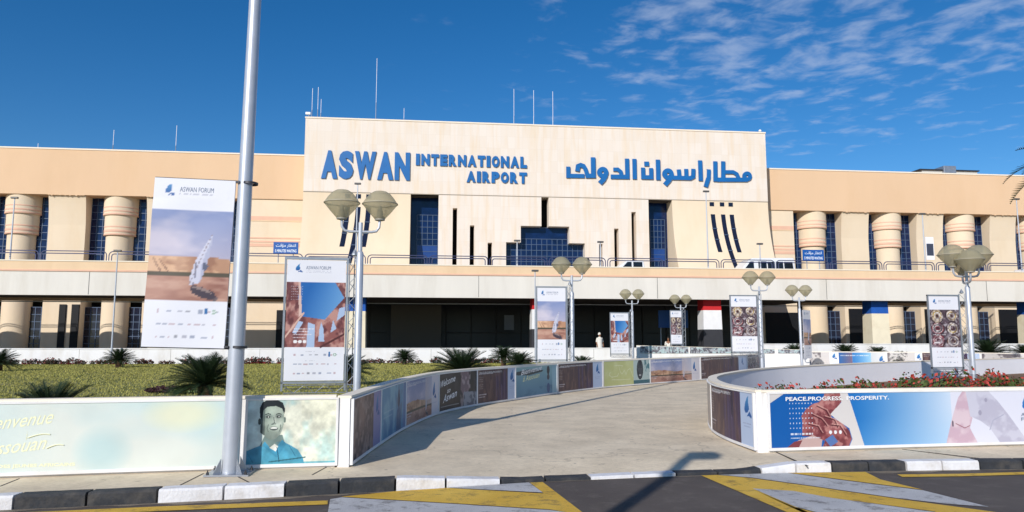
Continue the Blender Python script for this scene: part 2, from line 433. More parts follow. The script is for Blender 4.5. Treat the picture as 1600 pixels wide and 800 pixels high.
def wall_cells(mb, x0, x1, z0, z1, holes, y, depth, back=True):
    """a wall in the plane y, facing -y, with rectangular holes and reveals of the given depth"""
    xs = sorted({x0, x1, *[h[0] for h in holes], *[h[1] for h in holes]}); zs = sorted({z0, z1, *[h[2] for h in holes], *[h[3] for h in holes]})
    xs = [x for x in xs if x0 <= x <= x1]; zs = [z for z in zs if z0 <= z <= z1]
    def solid(i, j):
        if not (0 <= i < len(xs) - 1 and 0 <= j < len(zs) - 1): return False
        cx, cz = (xs[i] + xs[i + 1]) / 2, (zs[j] + zs[j + 1]) / 2
        return not any(h[0] < cx < h[1] and h[2] < cz < h[3] for h in holes)
    for i in range(len(xs) - 1):
        for j in range(len(zs) - 1):
            if not solid(i, j): continue
            a, b, c, d = xs[i], xs[i + 1], zs[j], zs[j + 1]; yb = y + depth
            mb.add([(a, y, c), (b, y, c), (b, y, d), (a, y, d)], [(0, 1, 2, 3)])
            mb.add([(a, yb, c), (b, yb, c), (b, yb, d), (a, yb, d)], [(3, 2, 1, 0)])
            if not solid(i - 1, j): mb.add([(a, y, c), (a, y, d), (a, yb, d), (a, yb, c)], [(0, 1, 2, 3)])
            if not solid(i + 1, j): mb.add([(b, y, c), (b, yb, c), (b, yb, d), (b, y, d)], [(0, 1, 2, 3)])
            if not solid(i, j - 1): mb.add([(a, y, c), (a, yb, c), (b, yb, c), (b, y, c)], [(0, 1, 2, 3)])
            if not solid(i, j + 1): mb.add([(a, y, d), (b, y, d), (b, yb, d), (a, yb, d)], [(0, 1, 2, 3)])
# ================================================================= THE SETTING
def catmull(P, step=.12):
    P = [np.array(p, float) for p in P]; Q = [2 * P[0] - P[1]] + P + [2 * P[-1] - P[-2]]; out = []
    for i in range(1, len(Q) - 2):
        a, b, c, d = Q[i - 1:i + 3]; n = max(2, int(np.linalg.norm(c - b) / step))
        for k in range(n):
            t = k / n
            out.append(.5 * ((2 * b) + (-a + c) * t + (2 * a - 5 * b + 4 * c - d) * t * t + (-a + 3 * b - 3 * c + d) * t ** 3))
    out.append(P[-1]); return np.array(out)
class Line:
    def __init__(s, pts, smooth=True, rev=False):
        p = catmull(pts) if smooth else np.concatenate([np.linspace(np.array(a, float), np.array(b, float), 40, endpoint=False) for a, b in zip(pts, pts[1:])] + [np.array([pts[-1]], float)])
        if rev: p = p[::-1]
        s.p = p; s.L = np.concatenate([[0], np.cumsum(np.linalg.norm(np.diff(p, axis=0), axis=1))]); s.len = s.L[-1]
    def at(s, t):
        return np.array([np.interp(t, s.L, s.p[:, 0]), np.interp(t, s.L, s.p[:, 1])])
    def dirn(s, t):
        a, b = s.at(max(0, t - .08)), s.at(min(s.len, t + .08)); d = b - a; return d / np.linalg.norm(d)
    def nrm(s, t):
        d = s.dirn(t); return np.array([d[1], -d[0]])
    def px(s, x):
        t = np.linspace(0, s.len, 900); q = np.array([scr(*s.at(k), .5) for k in t]); return t[np.argmin(abs(q - x))]

KX = [-60, -10, -4.3, -2.6, -1.46, -.3, 1.5, 3.2, 4.7, 7, 8, 14, 60]
KY = [5.0, 7.75, 8.32, 8.52, 8.68, 8.85, 9.22, 9.4, 9.47, 9.42, 9.36, 9.05, 6.5]
def kerb_y(x): return float(np.interp(x, KX, KY))
def kerb_h(x):        # the kerb drops at the crossing
    return float(np.interp(x, [-.2, .5, 1.2, 4.1, 4.9], [.13, .08, .03, .03, .11]))

mb = MB(); mb.add([(-900, -900, -.03), (900, -900, -.03), (900, 900, -.03), (-900, 900, -.03)], [(0, 1, 2, 3)])
tag(mb.build('ground', m_desert), kind='structure')
mb = MB(); xs = np.linspace(-60, 60, 121)
for a, b in zip(xs, xs[1:]):
    mb.add([(a, -14, 0), (b, -14, 0), (b, kerb_y(b) + .02, 0), (a, kerb_y(a) + .02, 0)], [(0, 1, 2, 3)])
tag(mb.build('road', m_asphalt), kind='structure')
# dusty strip that has gathered along the kerb, ragged on the road side
mb = MB(); xs = np.linspace(-14, 18, 420); rr = random.Random(3); prev = None
for x in xs:
    wob = .09 + .05 * math.sin(x * 2.3) + .03 * math.sin(x * 11.7) + rr.uniform(-.012, .012)
    if 1.3 < x < 3.9: wob *= .3
    cur = ((x, kerb_y(x) - max(.02, wob), .003), (x, kerb_y(x) + .01, .003))
    if prev: mb.add([prev[0], cur[0], cur[1], prev[1]], [(0, 1, 2, 3)])
    prev = cur
tag(mb.build('road_dust', m_dust), kind='structure')

# pavement: fine strip behind the kerb (it dips at the crossing), then one flat sheet
KW = .2
mb = MB(); xs = np.concatenate([np.linspace(-60, -14, 20), np.linspace(-13.8, 16, 150), np.linspace(16.5, 60, 20)])
rows = [0, .15, .35, .6, .9, 1.3]
def pave_z(x, k): return .1 - (.13 - kerb_h(x)) * max(0, 1 - rows[k] / 1.3) ** 1.5 * .95
grid = [[(x, kerb_y(x) + KW - .01 + rows[k], pave_z(x, k)) for k in range(len(rows))] for x in xs]
for a, b in zip(grid, grid[1:]):
    for k in range(len(rows) - 1): mb.add([a[k], b[k], b[k + 1], a[k + 1]], [(0, 1, 2, 3)])
for a, b in zip(grid, grid[1:]):
    mb.add([a[-1], b[-1], (b[-1][0], 62, .1), (a[-1][0], 62, .1)], [(0, 1, 2, 3)])
tag(mb.build('pavement', m_paving), kind='structure')
mb = MB(); mb.add([(-60, 47.45, .106), (82, 47.45, .106), (82, 64.4, .106), (-60, 64.4, .106)], [(0, 1, 2, 3)])
tag(mb.build('lower_road', m_asphalt), kind='structure')
# expansion joints in the pavement
mb = MB()
for pa, pb in [((0, 760), (30, 748)), ((282, 758), (318, 740)), ((488, 742), (510, 730)), ((1212, 706), (1262, 728)), ((1410, 702), (1530, 716)), ((395, 757), (372, 745))]:
    a, b = G(*pa, .1), G(*pb, .1)
    mb.bar((*a, .099), (*b, .099), .018, .008)
tag(mb.build('pavement_joint', mat('joint_shadow_gap', srgb(74, 66, 58), .95)), kind='structure')

# kerb: painted blocks, two black, two white
kerb = bpy.data.objects.new('kerb', None); COL.objects.link(kerb); tag(kerb, kind='structure')
kb_px = [(-190, 'w'), (-90, 'w'), (12, 'w'), (97, 'b'), (188, 'b'), (280, 'w'), (369, 'w'), (455, 'b'), (533, 'b'), (618, 'w'), (697, 'w'), (780, 'b'), (852, 'b'), (926, 'w'), (1000, 'w'),
         (1073, 'b'), (1145, 'b'), (1222, 'w'), (1284, 'w'), (1347, 'b'), (1412, 'b'), (1480, 'w'), (1545, 'w'), (1612, 'b'), (1690, 'b'), (1770, 'w')]
bx = [G(p, 752 if p < 700 else 740, .1)[0] for p, _ in kb_px]
for i in range(len(bx) - 1):
    a, b = bx[i] + .012, bx[i + 1] - .012; mb = MB(); n = 6; seg = []
    jit = random.uniform(-.003, .003)
    for k in range(n + 1):
        x = a + (b - a) * k / n; y = kerb_y(x) + jit; h = kerb_h(x) + .012 + random.uniform(-.002, .002)
        c = .022 if h > .06 else .008
        seg.append([(x, y, -.02), (x, y + .004, h - c), (x, y + c, h), (x, y + KW, h), (x, y + KW, -.02)])
    for s0, s1 in zip(seg, seg[1:]):
        mb.add(s0 + s1, [(j, j + 5, j + 6, j + 1) for j in range(4)])
    mb.add(seg[0], [(0, 1, 2, 3, 4)]); mb.add(seg[-1], [(4, 3, 2, 1, 0)])
    mb.build('black_kerb_block' if kb_px[i][1] == 'b' else 'white_kerb_block', m_kblack if kb_px[i][1] == 'b' else m_kwhite, kerb)
mb = MB()   # unseen ends of the kerb line
for x0, x1 in ((-60, bx[0]), (bx[-1], 60)):
    q = np.linspace(x0, x1, 20)
    for a, b in zip(q, q[1:]): mb.add([(a, kerb_y(a), 0), (b, kerb_y(b), 0), (b, kerb_y(b), .13), (a, kerb_y(a), .13), (b, kerb_y(b) + KW, .13), (a, kerb_y(a) + KW, .13)], [(0, 1, 2, 3), (3, 2, 4, 5)])
mb.build('kerb_run', m_kwhite, kerb)

# road markings, measured on the road surface
marks = bpy.data.objects.new('road_markings', None); COL.objects.link(marks); tag(marks, kind='structure')
def mark(name, pts, m, z=.007):
    q = [G(*p, 0) for p in pts]; q = [(x, min(y, kerb_y(x) - .015)) for x, y in q]
    A = sum(q[i][0] * q[(i + 1) % len(q)][1] - q[(i + 1) % len(q)][0] * q[i][1] for i in range(len(q)))
    if A < 0: q = q[::-1]
    mb = MB(); mb.add([(x, y, z) for x, y in q], [tuple(range(len(q)))]); o = mb.build(name, m, marks); return o
mark('yellow_stripe', [(533, 777), (622, 764), (697, 762), (850, 772), (826, 752), (829, 747), (842, 747), (916, 806), (860, 797), (720, 788)], m_yellow)
mark('white_stripe', [(614, 764), (622, 755), (700, 750), (780, 749), (822, 749), (824, 752), (848, 771), (697, 761), (640, 763)], m_rwhite, .011)
mark('white_stripe', [(516, 781), (534, 778), (720, 789), (860, 798), (940, 809), (900, 835), (506, 835)], m_rwhite)
mark('yellow_line', [(-60, 806), (255, 792), (512, 783), (512, 789), (255, 799), (-60, 815)], m_yellow)
mark('yellow_stripe', [(1084, 738), (1112, 739), (1175, 748), (1262, 760), (1400, 780), (1570, 803), (1500, 822), (1460, 800), (1300, 779), (1240, 768), (1176, 764), (1260, 800), (1290, 815), (1262, 815), (1180, 780)], m_yellow)
mark('white_stripe', [(1112, 738), (1160, 737), (1222, 737), (1300, 749), (1442, 767), (1546, 793), (1480, 788), (1400, 779), (1262, 759), (1175, 747)], m_rwhite)
mark('white_stripe', [(1176, 764), (1240, 768), (1300, 779), (1460, 801), (1510, 815), (1330, 815), (1240, 792)], m_rwhite)
mark('yellow_stripe', [(1222, 736), (1290, 739), (1352, 738), (1376, 750), (1442, 766), (1370, 757), (1300, 748)], m_yellow)
mark('yellow_stripe', [(1176, 765), (1240, 793), (1330, 816), (1290, 816), (1250, 800)], m_yellow)
mark('yellow_line', [(1402, 742), (1500, 741), (1640, 737), (1640, 741), (1500, 745), (1410, 746)], m_yellow)

# ---- the walls' ground lines
LC = Line([(-.97, 9.97), (-.72, 11.9), (-.36, 14.2), (.3, 16.9), (1.2, 18.8), (2.4, 20.6), (4.15, 23.2), (6.15, 25.7), (8.5, 27.9), (11.2, 30.2), (13.7, 32.8), (16.2, 35.6), (18.2, 38.6), (19.6, 42)])
LF = Line([(-9.2, 9.25), (-5.0, 9.67), (-3.2, 9.86), (-.99, 10.02)])
RF = Line([(4.93, 10.585), (7.11, 10.73), (9.31, 10.84), (14.5, 11.05)])
RN = Line([(4.86, 10.6), (5.03, 12.5), (5.85, 14.9), (7.4, 17.3), (8.95, 19.2), (10.9, 21.0), (14.8, 23.9), (19, 26.5), (26.5, 30.6), (36, 35)])
FAR = Line([(24.0, 46.2), (29.5, 43.0), (31.5, 39.5), (32.5, 37.0), (36.5, 37.6), (46, 42)])

# lawn
off = [tuple(LC.at(t) - LC.nrm(t) * .1) for t in np.linspace(0, LC.len, 60)]
lawn_poly = [(-60, 8.4), (-9.2, 9.38), (-5, 9.8), (-1.1, 10.12)] + off[2:] + [(19.6, 46.9), (-60, 46.9)]
def lawn_z(x, y): return .28 + .14 * min(1, max(0, (y - 12) / 20))
def curve_x(y):
    p = np.array(lawn_poly[2:-2]); return float(np.interp(y, p[:, 1], p[:, 0]))
mb = MB(); ys = np.concatenate([[8.4, 9.0, 9.38, 9.6, 9.8, 9.95, 10.12], np.arange(10.5, 46.9, .5), [46.95]]); fx_ = [0, .3, .6, .8, .9, .96, 1]
def lawn_right(y): return float(np.interp(y, [8.4, 9.38, 9.8, 10.12], [-60, -9.2, -5, -1.1])) if y < 10.13 else curve_x(y)
rows_ = [[(-60 + (lawn_right(y) + 60) * f, y, lawn_z(0, y)) for f in fx_] for y in ys]
for a, b in zip(rows_, rows_[1:]):
    for k in range(len(fx_) - 1): mb.add([a[k], a[k + 1], b[k + 1], b[k]], [(0, 1, 2, 3)])
tag(mb.build('lawn', m_lawn), kind='structure')
def inside(poly, X, Y):
    px, py = np.array(poly).T; c = np.zeros(X.shape, bool); j = len(px) - 1
    for i in range(len(px)):
        t = ((py[i] > Y) != (py[j] > Y)) & (X < (px[j] - px[i]) * (Y - py[i]) / (py[j] - py[i] + 1e-12) + px[i]); c ^= t; j = i
    return c
rg = np.random.default_rng(5)
n = 230000; gx = rg.uniform(-30, 19, n); gy = 11 + 36 * rg.uniform(0, 1, n) ** 1.3
ok = inside(lawn_poly, gx, gy) & (abs(gx - .1 * gy) < gy * .85 + 3); gx, gy = gx[ok], gy[ok]; n = len(gx)
a = rg.uniform(0, 6.28, n); h = rg.uniform(.02, .06, n); w = rg.uniform(.004, .010, n) * (1 + gy / 20); gz = .28 + .14 * np.clip((gy - 12) / 20, 0, 1)
base = np.stack([gx, gy, gz], 1); du = np.stack([np.cos(a) * w, np.sin(a) * w, 0 * a], 1); le = np.stack([rg.normal(0, .025, n), rg.normal(0, .025, n), h], 1)
V = np.stack([base - du, base + du, base + le], 1).reshape(-1, 3)
me = bpy.data.meshes.new('grass'); me.from_pydata(V.tolist(), [], np.arange(3 * n).reshape(-1, 3).tolist()); me.materials.append(m_grass_b); me.update()
g = bpy.data.objects.new('grass', me); COL.objects.link(g); tag(g, kind='stuff')

def flat_poly(name, poly, z, m, kind='structure'):
    bm = bmesh.new(); f = bm.faces.new([bm.verts.new((x, y, z)) for x, y in poly]); bmesh.ops.triangulate(bm, faces=[f]); bm.normal_update()
    me = bpy.data.meshes.new(name); bm.to_mesh(me); bm.free(); me.materials.append(m)
    if me.polygons[0].normal.z < 0: me.flip_normals()
    o = bpy.data.objects.new(name, me); COL.objects.link(o); tag(o, kind=kind); return o
rn = [tuple(RN.at(t) + RN.nrm(t) * .09) for t in np.linspace(.1, RN.len, 50)]
flat_poly('island_bed', [(5.1, 10.72), (7.11, 10.85), (9.31, 10.96), (14.5, 11.17), (45, 14), (45, 39)] + rn[::-1], .34, m_soil)
far_in = [tuple(FAR.at(t) - FAR.nrm(t) * .06) for t in np.linspace(0, FAR.len, 30)]
flat_poly('far_bed', far_in + [(70, 47), (20, 47.2)], .42, m_lawn)

# ================================================================= THE TERMINAL
term = thing('airport_terminal', 'long cream airport terminal with white stone centre block and dark blue windows', 'building', (CXB := 9.95, 62, 0))
term.location = (0, 0, 0)
ZT, ZB, ZD, YC = 20.45, 14.2, 5.85, 62.0
XL, XR = -10.3, 30.2
w1 = (WX(641, 350, YC), WX(685, 350, YC)); w2 = (WX(1014, 350, YC), WX(1051, 350, YC))
mb = MB()
mb.box(XL, XR, YC, YC + 16, ZB, ZT)
o = mb.build('stone_block', m_stone, term)
mb = MB(); mb.box(XL - .04, XR + .04, YC - .05, YC + .4, ZT, ZT + .12); mb.build('coping', m_trimlight, term)
mb = MB(); mb.box(XL + .01, XR - .01, YC + .03, YC + .5, ZB - .07, ZB - .002); mb.build('joint_band', mat('stone_joint', srgb(150, 138, 122), .9), term)
# stone centre with slots and the stepped opening
def sl(pa, pb, top): return (WX(pa, 380, YC), WX(pb, 380, YC), ZD - .2, W(pa, top, YC)[1])
slots = [sl(707, 714, 325), sl(734, 741, 352), sl(762, 769, 379), sl(987.5, 994.5, 331), sl(960, 967, 357), sl(936, 941.5, 381)]
steps = [(9.72, 10.36, 5, W(850, 308, YC)[1]), (7.93, 12.15, 5, 11.62), (6.67, 13.5, 5, 10.18)]
mb = MB(); wall_cells(mb, w1[1], w2[0], ZD - .2, ZB - .07, slots + steps, YC + .02, .9); mb.build('stone_centre_wall', m_stone, term)
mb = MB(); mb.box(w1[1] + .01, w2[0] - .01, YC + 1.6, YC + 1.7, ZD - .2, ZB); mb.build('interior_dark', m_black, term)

def window(x0, x1, z0, z1, y, cols, rows, parent=term, glass=None, fr=.045, spandrels=(), gap=()):
    """glass in the plane y with a grid of bars; spandrels = rows without bars, in brighter blue"""
    mb = MB(); mb.box(x0, x1, y, y + .04, z0, z1); w = mb.build('window', glass or m_glass, parent)
    mb = MB(); dz = (z1 - z0) / rows; dx = (x1 - x0) / cols
    for i in range(cols + 1):
        x = x0 + i * dx
        for j in range(rows):
            if j in gap: continue
            if j in spandrels and 0 < i < cols: continue
            mb.box(x - fr / 2, x + fr / 2, y - .05, y - .004, z0 + j * dz, z0 + (j + 1) * dz)
    for j in range(rows + 1):
        if (j in gap and (j - 1) in gap): continue
        mb.box(x0, x1, y - .054, y - .006, z0 + j * dz - fr / 2, z0 + j * dz + fr / 2)
    mb.build('window_frame', m_wframe, w)
    if spandrels:
        mb = MB()
        for j in spandrels: mb.box(x0 + fr, x1 - fr, y - .02, y - .003, z0 + j * dz + fr / 2, z0 + (j + 1) * dz - fr / 2)
        mb.build('spandrel_panel', m_spandrel, w)
    return w
window(6.7, 13.48, ZD - .2, 11.6, YC + .86, 15, 12, gap=(10, 11))
for s in slots: pass
# the two tall recesses
for (a, b) in (w1, w2):
    mb = MB(); mb.box(a, b, YC + 1.5, YC + 1.6, ZD - .2, ZB - .07); mb.build('recess_back', m_glass, term)
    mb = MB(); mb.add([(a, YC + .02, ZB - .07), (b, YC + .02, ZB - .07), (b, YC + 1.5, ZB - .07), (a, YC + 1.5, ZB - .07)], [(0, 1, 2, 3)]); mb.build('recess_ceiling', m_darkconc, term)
    xx = (a + .55, b - .02) if a < 5 else (a + .5, b - .3)
    window(xx[0], xx[1], ZD - .1, 12.6, YC + 1.3, 4, 13, spandrels=(6, 7), fr=.04)
# flared stucco walls: the foot swings out towards the road
def flare(z): return 2.5 * max(0, (ZB - z) / (ZB - ZD)) ** 2.1
def flared(a, b, name):
    mb = MB(); zs = np.linspace(ZD - .2, ZB - .07, 26); yb = YC + 1.6
    for z0, z1 in zip(zs, zs[1:]):
        y0, y1 = YC + .03 - flare(z0), YC + .03 - flare(z1)
        mb.add([(a, y0, z0), (b, y0, z0), (b, y1, z1), (a, y1, z1), (a, yb, z0), (b, yb, z0), (b, yb, z1), (a, yb, z1)],
               [(0, 1, 2, 3), (4, 0, 3, 7), (1, 5, 6, 2)])
    return mb.build(name, m_stucco, term, smooth=True)
flared(XL, w1[0], 'flared_wall'); flared(w2[1], XR, 'flared_wall')
# slit windows bent down the flare, three on each side, with a square one over each
def slit(x, ztop, zbot, lean):
    mb = MB(); mf = MB(); zs = np.linspace(zbot, ztop, 14); wd = .4
    for z0, z1 in zip(zs, zs[1:]):
        k0, k1 = lean * flare(z0) , lean * flare(z1)
        y0, y1 = YC + .015 - flare(z0), YC + .015 - flare(z1)
        a0, a1 = x + k0, x + k1
        mb.add([(a0, y0, z0), (a0 + wd, y0, z0), (a1 + wd, y1, z1), (a1, y1, z1)], [(0, 1, 2, 3)])
    w = mb.build('slit_window', m_slit, term)
    for q in (.33, .62):
        z = zbot + (ztop - zbot) * q; y = YC - flare(z); k = x + lean * flare(z)
        mf = MB(); mf.box(k - .02, k + wd + .02, y - .03, y + .02, z, z + .05); mf.build('glazing_bar', m_wframe, w)
for xs3, lean, bots in (((WX(1110, 340, YC), WX(1126, 340, YC), WX(1139.5, 340, YC)), .42, (9.5, 8.0, 9.5)), ((WX(539, 340, YC), WX(556, 340, YC), WX(572, 340, YC)), -.42, (9.5, 8.0, 9.5))):
    for x, zb in zip(xs3, bots):
        mb = MB(); mb.box(x - .03, x + .37, YC - .01, YC + .02, 13.68, 14.04); mb.build('square_window', m_slit, term)
        slit(x, 12.95, zb, lean)

# wings
m_road_shade = mat('under_road_shade', (.012, .013, .016), .5, spec=.2)  # near-black colour standing in for the shade below the elevated road
def wing(x0, x1, cols, name, plain):
    """upper band over piers and recesses; cols = column centres; plain = (x from, x to) of the flat wall next to the centre"""
    YB = 64.0; zt, zb = 17.66, 13.85
    mb = MB(); mb.box(x0, x1, YB, YB + 14, zb, zt); mb.build('parapet_wall', m_tan, term)
    mb = MB(); mb.box(x0, x1, YB - .05, YB + .35, zt, zt + .12); mb.build('coping', m_trimlight, term)
    hw = 2.42
    holes = [(c - hw, c + hw, -1, zb + 1) for c in cols]
    # piers: flush under the band, set back lower down, with a hollow curve in between
    edges = [x0] + [e for c in cols for e in (c - hw, c + hw)] + [x1]
    def pf(z): return YB + .12 + .4 * min(1, max(0, (zb - z) / 2.6)) ** .55
    zs = [0.1, ZD, 9.0, 10.6, 11.4, 12.0, 12.5, 12.9, 13.2, 13.45, 13.65, zb]
    for i in range(0, len(edges), 2):
        a, b = edges[i], edges[i + 1]
        flat = plain[0] - .1 <= a and b <= plain[1] + .1
        mb = MB()
        for z0, z1 in zip(zs, zs[1:]):
            y0, y1 = (pf(z0), pf(z1)); yb = YB + 3
            if flat: y0 = y1 = YB + .12
            mb.add([(a, y0, z0), (b, y0, z0), (b, y1, z1), (a, y1, z1), (a, yb, z0), (b, yb, z0), (b, yb, z1), (a, yb, z1)],
                   [(0, 1, 2, 3), (4, 0, 3, 7), (1, 5, 6, 2)])
        mb.build('flat_wall' if flat else 'pier', m_stucco, term, smooth=True)
        if flat:
            mb = MB(); mb.box(a + (.3 if name == 'right' else 3.2), b - .02, YB + .04, YB + .14, .1, 4.4); mb.build('ground_floor_shade', m_road_shade, term)  # added dark panel: painted shade on the flat wall under the road
            for zz, hh in ((12.2, .34), (11.98, .1), (10.5, .12), (10.2, .16), (9.9, .26)):
                mb = MB(); mb.box(a + .02, b - .02, YB + .09, YB + .15, zz - hh / 2, zz + hh / 2); mb.build('pink_stripe', m_pink if hh > .11 else m_peach, term)
        else:
            if name == 'left': qa, qb = (a + b) / 2 - .1, (a + b) / 2 + .4
            else: qa, qb = a + .35, b - .02
            for qc, qd in ([(qa, qb), (b - .6, b - .03)] if name == 'left' else [(qa, qb)]):
                mb = MB(); mb.box(qc, qd, YB + .38, YB + .6, .1, 4.8); mb.build('ground_floor_shade', m_road_shade, term)  # dark sheets added over the pier foot, deepening the road's shade
            # ragged drip edge under the band
            mb = MB(); r = random.Random(i); x = a + .3; mb.box(a + .02, b - .02, YB - .011, YB + .09, zb - .03, zb + .003)
            while x < b - .3:
                k = r.uniform(.05, .2); mb.box(x, x + k, YB - .012, YB + .1, zb - r.uniform(.03, .1), zb + .004); x += k + r.uniform(.1, .4)
            mb.build('drip_edge', m_tan, term)
    for c in cols:
        tiers = [(1.36, 12.28, zb), (1.24, 10.6, 12.28), (1.08, 0.1, 10.6)]
        prof = []
        for r, a, b in reversed(tiers): prof += [(r, a), (r, b)]
        mb = MB(); mb.lathe(prof, c, YB + 1.45, 0, n=48); col = mb.build('column', m_stucco, term, smooth=True)
        mb = MB()
        for r, z, h in ((1.36, 12.36, .16), (1.36, 12.62, .14), (1.36, 12.95, .1), (1.24, 10.66, .14), (1.24, 10.95, .22), (1.24, 11.3, .12)):
            mb.lathe([(r + .005, z - h / 2), (r + .018, z - h / 2 + .02), (r + .018, z + h / 2 - .02), (r + .005, z + h / 2)], c, YB + 1.45, 0, n=48, cap=False)
        mb.build('ring_band', m_pink, col, smooth=True)
        for s in (-1, 1):
            xa, xb = sorted((c + s * 1.0, c + s * hw))
            window(xa, xb, ZD - .4, zb, YB + 1.5, 3, 14, gap=() , fr=.05)
            window(xa, xb, .4, 4.6, YB + 1.45, 3, 7, fr=.05, glass=m_slit)
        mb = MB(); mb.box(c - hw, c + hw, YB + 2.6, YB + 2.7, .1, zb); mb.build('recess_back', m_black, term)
        mb = MB(); mb.add([(c - hw, YB + .02, zb + .002), (c + hw, YB + .02, zb + .002), (c + hw, YB + 2.6, zb + .002), (c - hw, YB + 2.6, zb + .002)], [(0, 1, 2, 3)]); mb.build('recess_ceiling', m_stucco, term)
wing(-62, XL - .01, [-18.1 - 7.75 * k for k in (5, 4, 3, 2, 1, 0)], 'left', (-15.6, XL))
wing(XR + .01, 82, [36.05 + 7.55 * k for k in range(6)], 'right', (XR, 33.6))
# ground storey in the centre: dark glazed front deep under the road
mb = MB(); mb.box(XL, XR, YC + 3.0, YC + 3.2, .1, 5.0); mb.build('entrance_glass', mat('dark_entrance_glass', (.008, .01, .014), .35), term)
mb = MB()
for k in range(19): x = XL + 1 + k * 2.2; mb.box(x, x + .08, YC + 2.9, YC + 2.98, .1, 4.9)
mb.box(XL, XR, YC + 2.88, YC + 2.97, 2.5, 2.58); mb.build('entrance_mullions', mat('dark_mullion', (.03, .03, .032), .6), term)
mb = MB(); mb.box(-2.8, 1.2, 60.0, 61.0, .1, 4.7); mb.build('inner_wall', mat('dim_inner_wall', srgb(96, 92, 84), .9), term)
mb = MB(); mb.box(WX(788, 500, 60.5), WX(803, 500, 60.5), 60.5, 60.56, W(0, 514, 60.5)[1], W(0, 489, 60.5)[1]); mb.build('notice_panel', mat('grey_panel', srgb(120, 126, 134), .7), term)

# ================================================================= THE ELEVATED ROAD
bridge = thing('elevated_road', 'elevated approach road with cream parapet crossing in front of the terminal', 'overpass')
BX0, BX1, Y0, Y1 = -62, 82, 50.0, 57.0
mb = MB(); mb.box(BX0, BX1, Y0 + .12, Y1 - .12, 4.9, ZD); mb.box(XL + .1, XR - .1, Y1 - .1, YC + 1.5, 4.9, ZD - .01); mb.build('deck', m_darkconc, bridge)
mb = MB(); mb.box(BX0, BX1, Y0 + .5, Y1 - .5, ZD, ZD + .02); mb.box(XL + .1, XR - .1, Y1 - .1, YC - 2.7, ZD, ZD + .02); mb.build('carriageway', m_paving, bridge)
mb = MB(); mb.box(BX0, BX1, Y0 + .03, Y0 + .42, 4.7, 6.22); mb.build('edge_beam', m_greyband, bridge)
mb = MB(); mb.box(BX0, BX1, Y0, Y0 + .36, 6.33, 6.86); mb.build('parapet', m_peach, bridge)
mb = MB(); mb.box(BX0, BX1, Y0 - .03, Y0 + .4, 6.22, 6.33); mb.build('pink_ledge', m_pink, bridge)
mb = MB(); mb.box(BX0, BX1, Y0 - .04, Y0 + .4, 6.86, 6.93); mb.build('coping', m_trimlight, bridge)
for a, b in ((BX0, XL + .1), (XR - .1, BX1)):
    mb = MB(); mb.box(a, b, Y1 - .4, Y1 - .03, 4.7, 6.86); mb.build('rear_parapet', m_peach, bridge)
mb = MB()
for k in range(12): x = BX0 + 3 + k * 12.5; mb.box(x, x + .02, Y0 + .012, Y0 + .03, 4.75, 6.2)
mb.build('expansion_joint', m_clamp, bridge)
mb = MB(); mb.box(BX0, BX1, 55.8, 55.9, 4.55, 4.62); mb.build('service_pipe', m_galv, bridge)
for cx_ in (-42.9, -30.4, -17.9, -5.4, 7.3, 19.6, 32.35, 44.95, 57.4):
    flag = cx_ in (7.3, 19.6)
    def col_part(z0, z1, m, name, par):
        mb = MB(); f = lambda z: .08 * (4.9 - z) / 4.9; vs = []
        for z in (z0, z1):
            e = f(z); vs += [(cx_ - e, 50.8 - e, z), (cx_ + 1.3 + e, 50.8 - e, z), (cx_ + 1.3 + e, 51.9 + e, z), (cx_ - e, 51.9 + e, z)]
        mb.add(vs, [(0, 3, 2, 1), (4, 5, 6, 7), (0, 1, 5, 4), (1, 2, 6, 5), (2, 3, 7, 6), (3, 0, 4, 7)]); return mb.build(name, m, par)
    if flag:
        c = col_part(2.62, 3.98, m_flagwhite, 'column', bridge); col_part(3.98, 4.89, m_flagred, 'red_band', c); col_part(.1, 2.62, m_flagblack, 'black_band', c)
        c['label'] = 'road column painted in red, white and black bands'
    else:
        c = col_part(.1, 3.8, m_colcream, 'column', bridge); col_part(3.8, 4.89, m_bluepaint, 'blue_band', c)
# railings: one loop of double tube per section, the second inside the first
def railing(x0, x1, y, par):
    mb = MB()
    for ins, zt in ((0, .62), (.17, .46)):
        r = .26 - ins * .6; a, b = x0 + ins, x1 - ins; pts = [(a, y, 6.9)]
        for k in range(6): t = R(180 - 90 * k / 5); pts.append((a + r + r * math.cos(t), y, 6.93 + zt - r + r * math.sin(t)))
        for k in range(6): t = R(90 - 90 * k / 5); pts.append((b - r + r * math.cos(t), y, 6.93 + zt - r + r * math.sin(t)))
        pts.append((b, y, 6.9)); mb.tube(pts, .032, 7)
    return mb.build('railing', m_rail, par, smooth=True)
x = WX(62, 400, 50.18) - 4.12 * 5
while x < 72:
    railing(x + .08, x + 4.05, Y0 + .18, bridge)
    if x + 4.1 < XL or x > XR: railing(x + .08, x + 4.05, Y1 - .2, bridge)
    x += 4.12
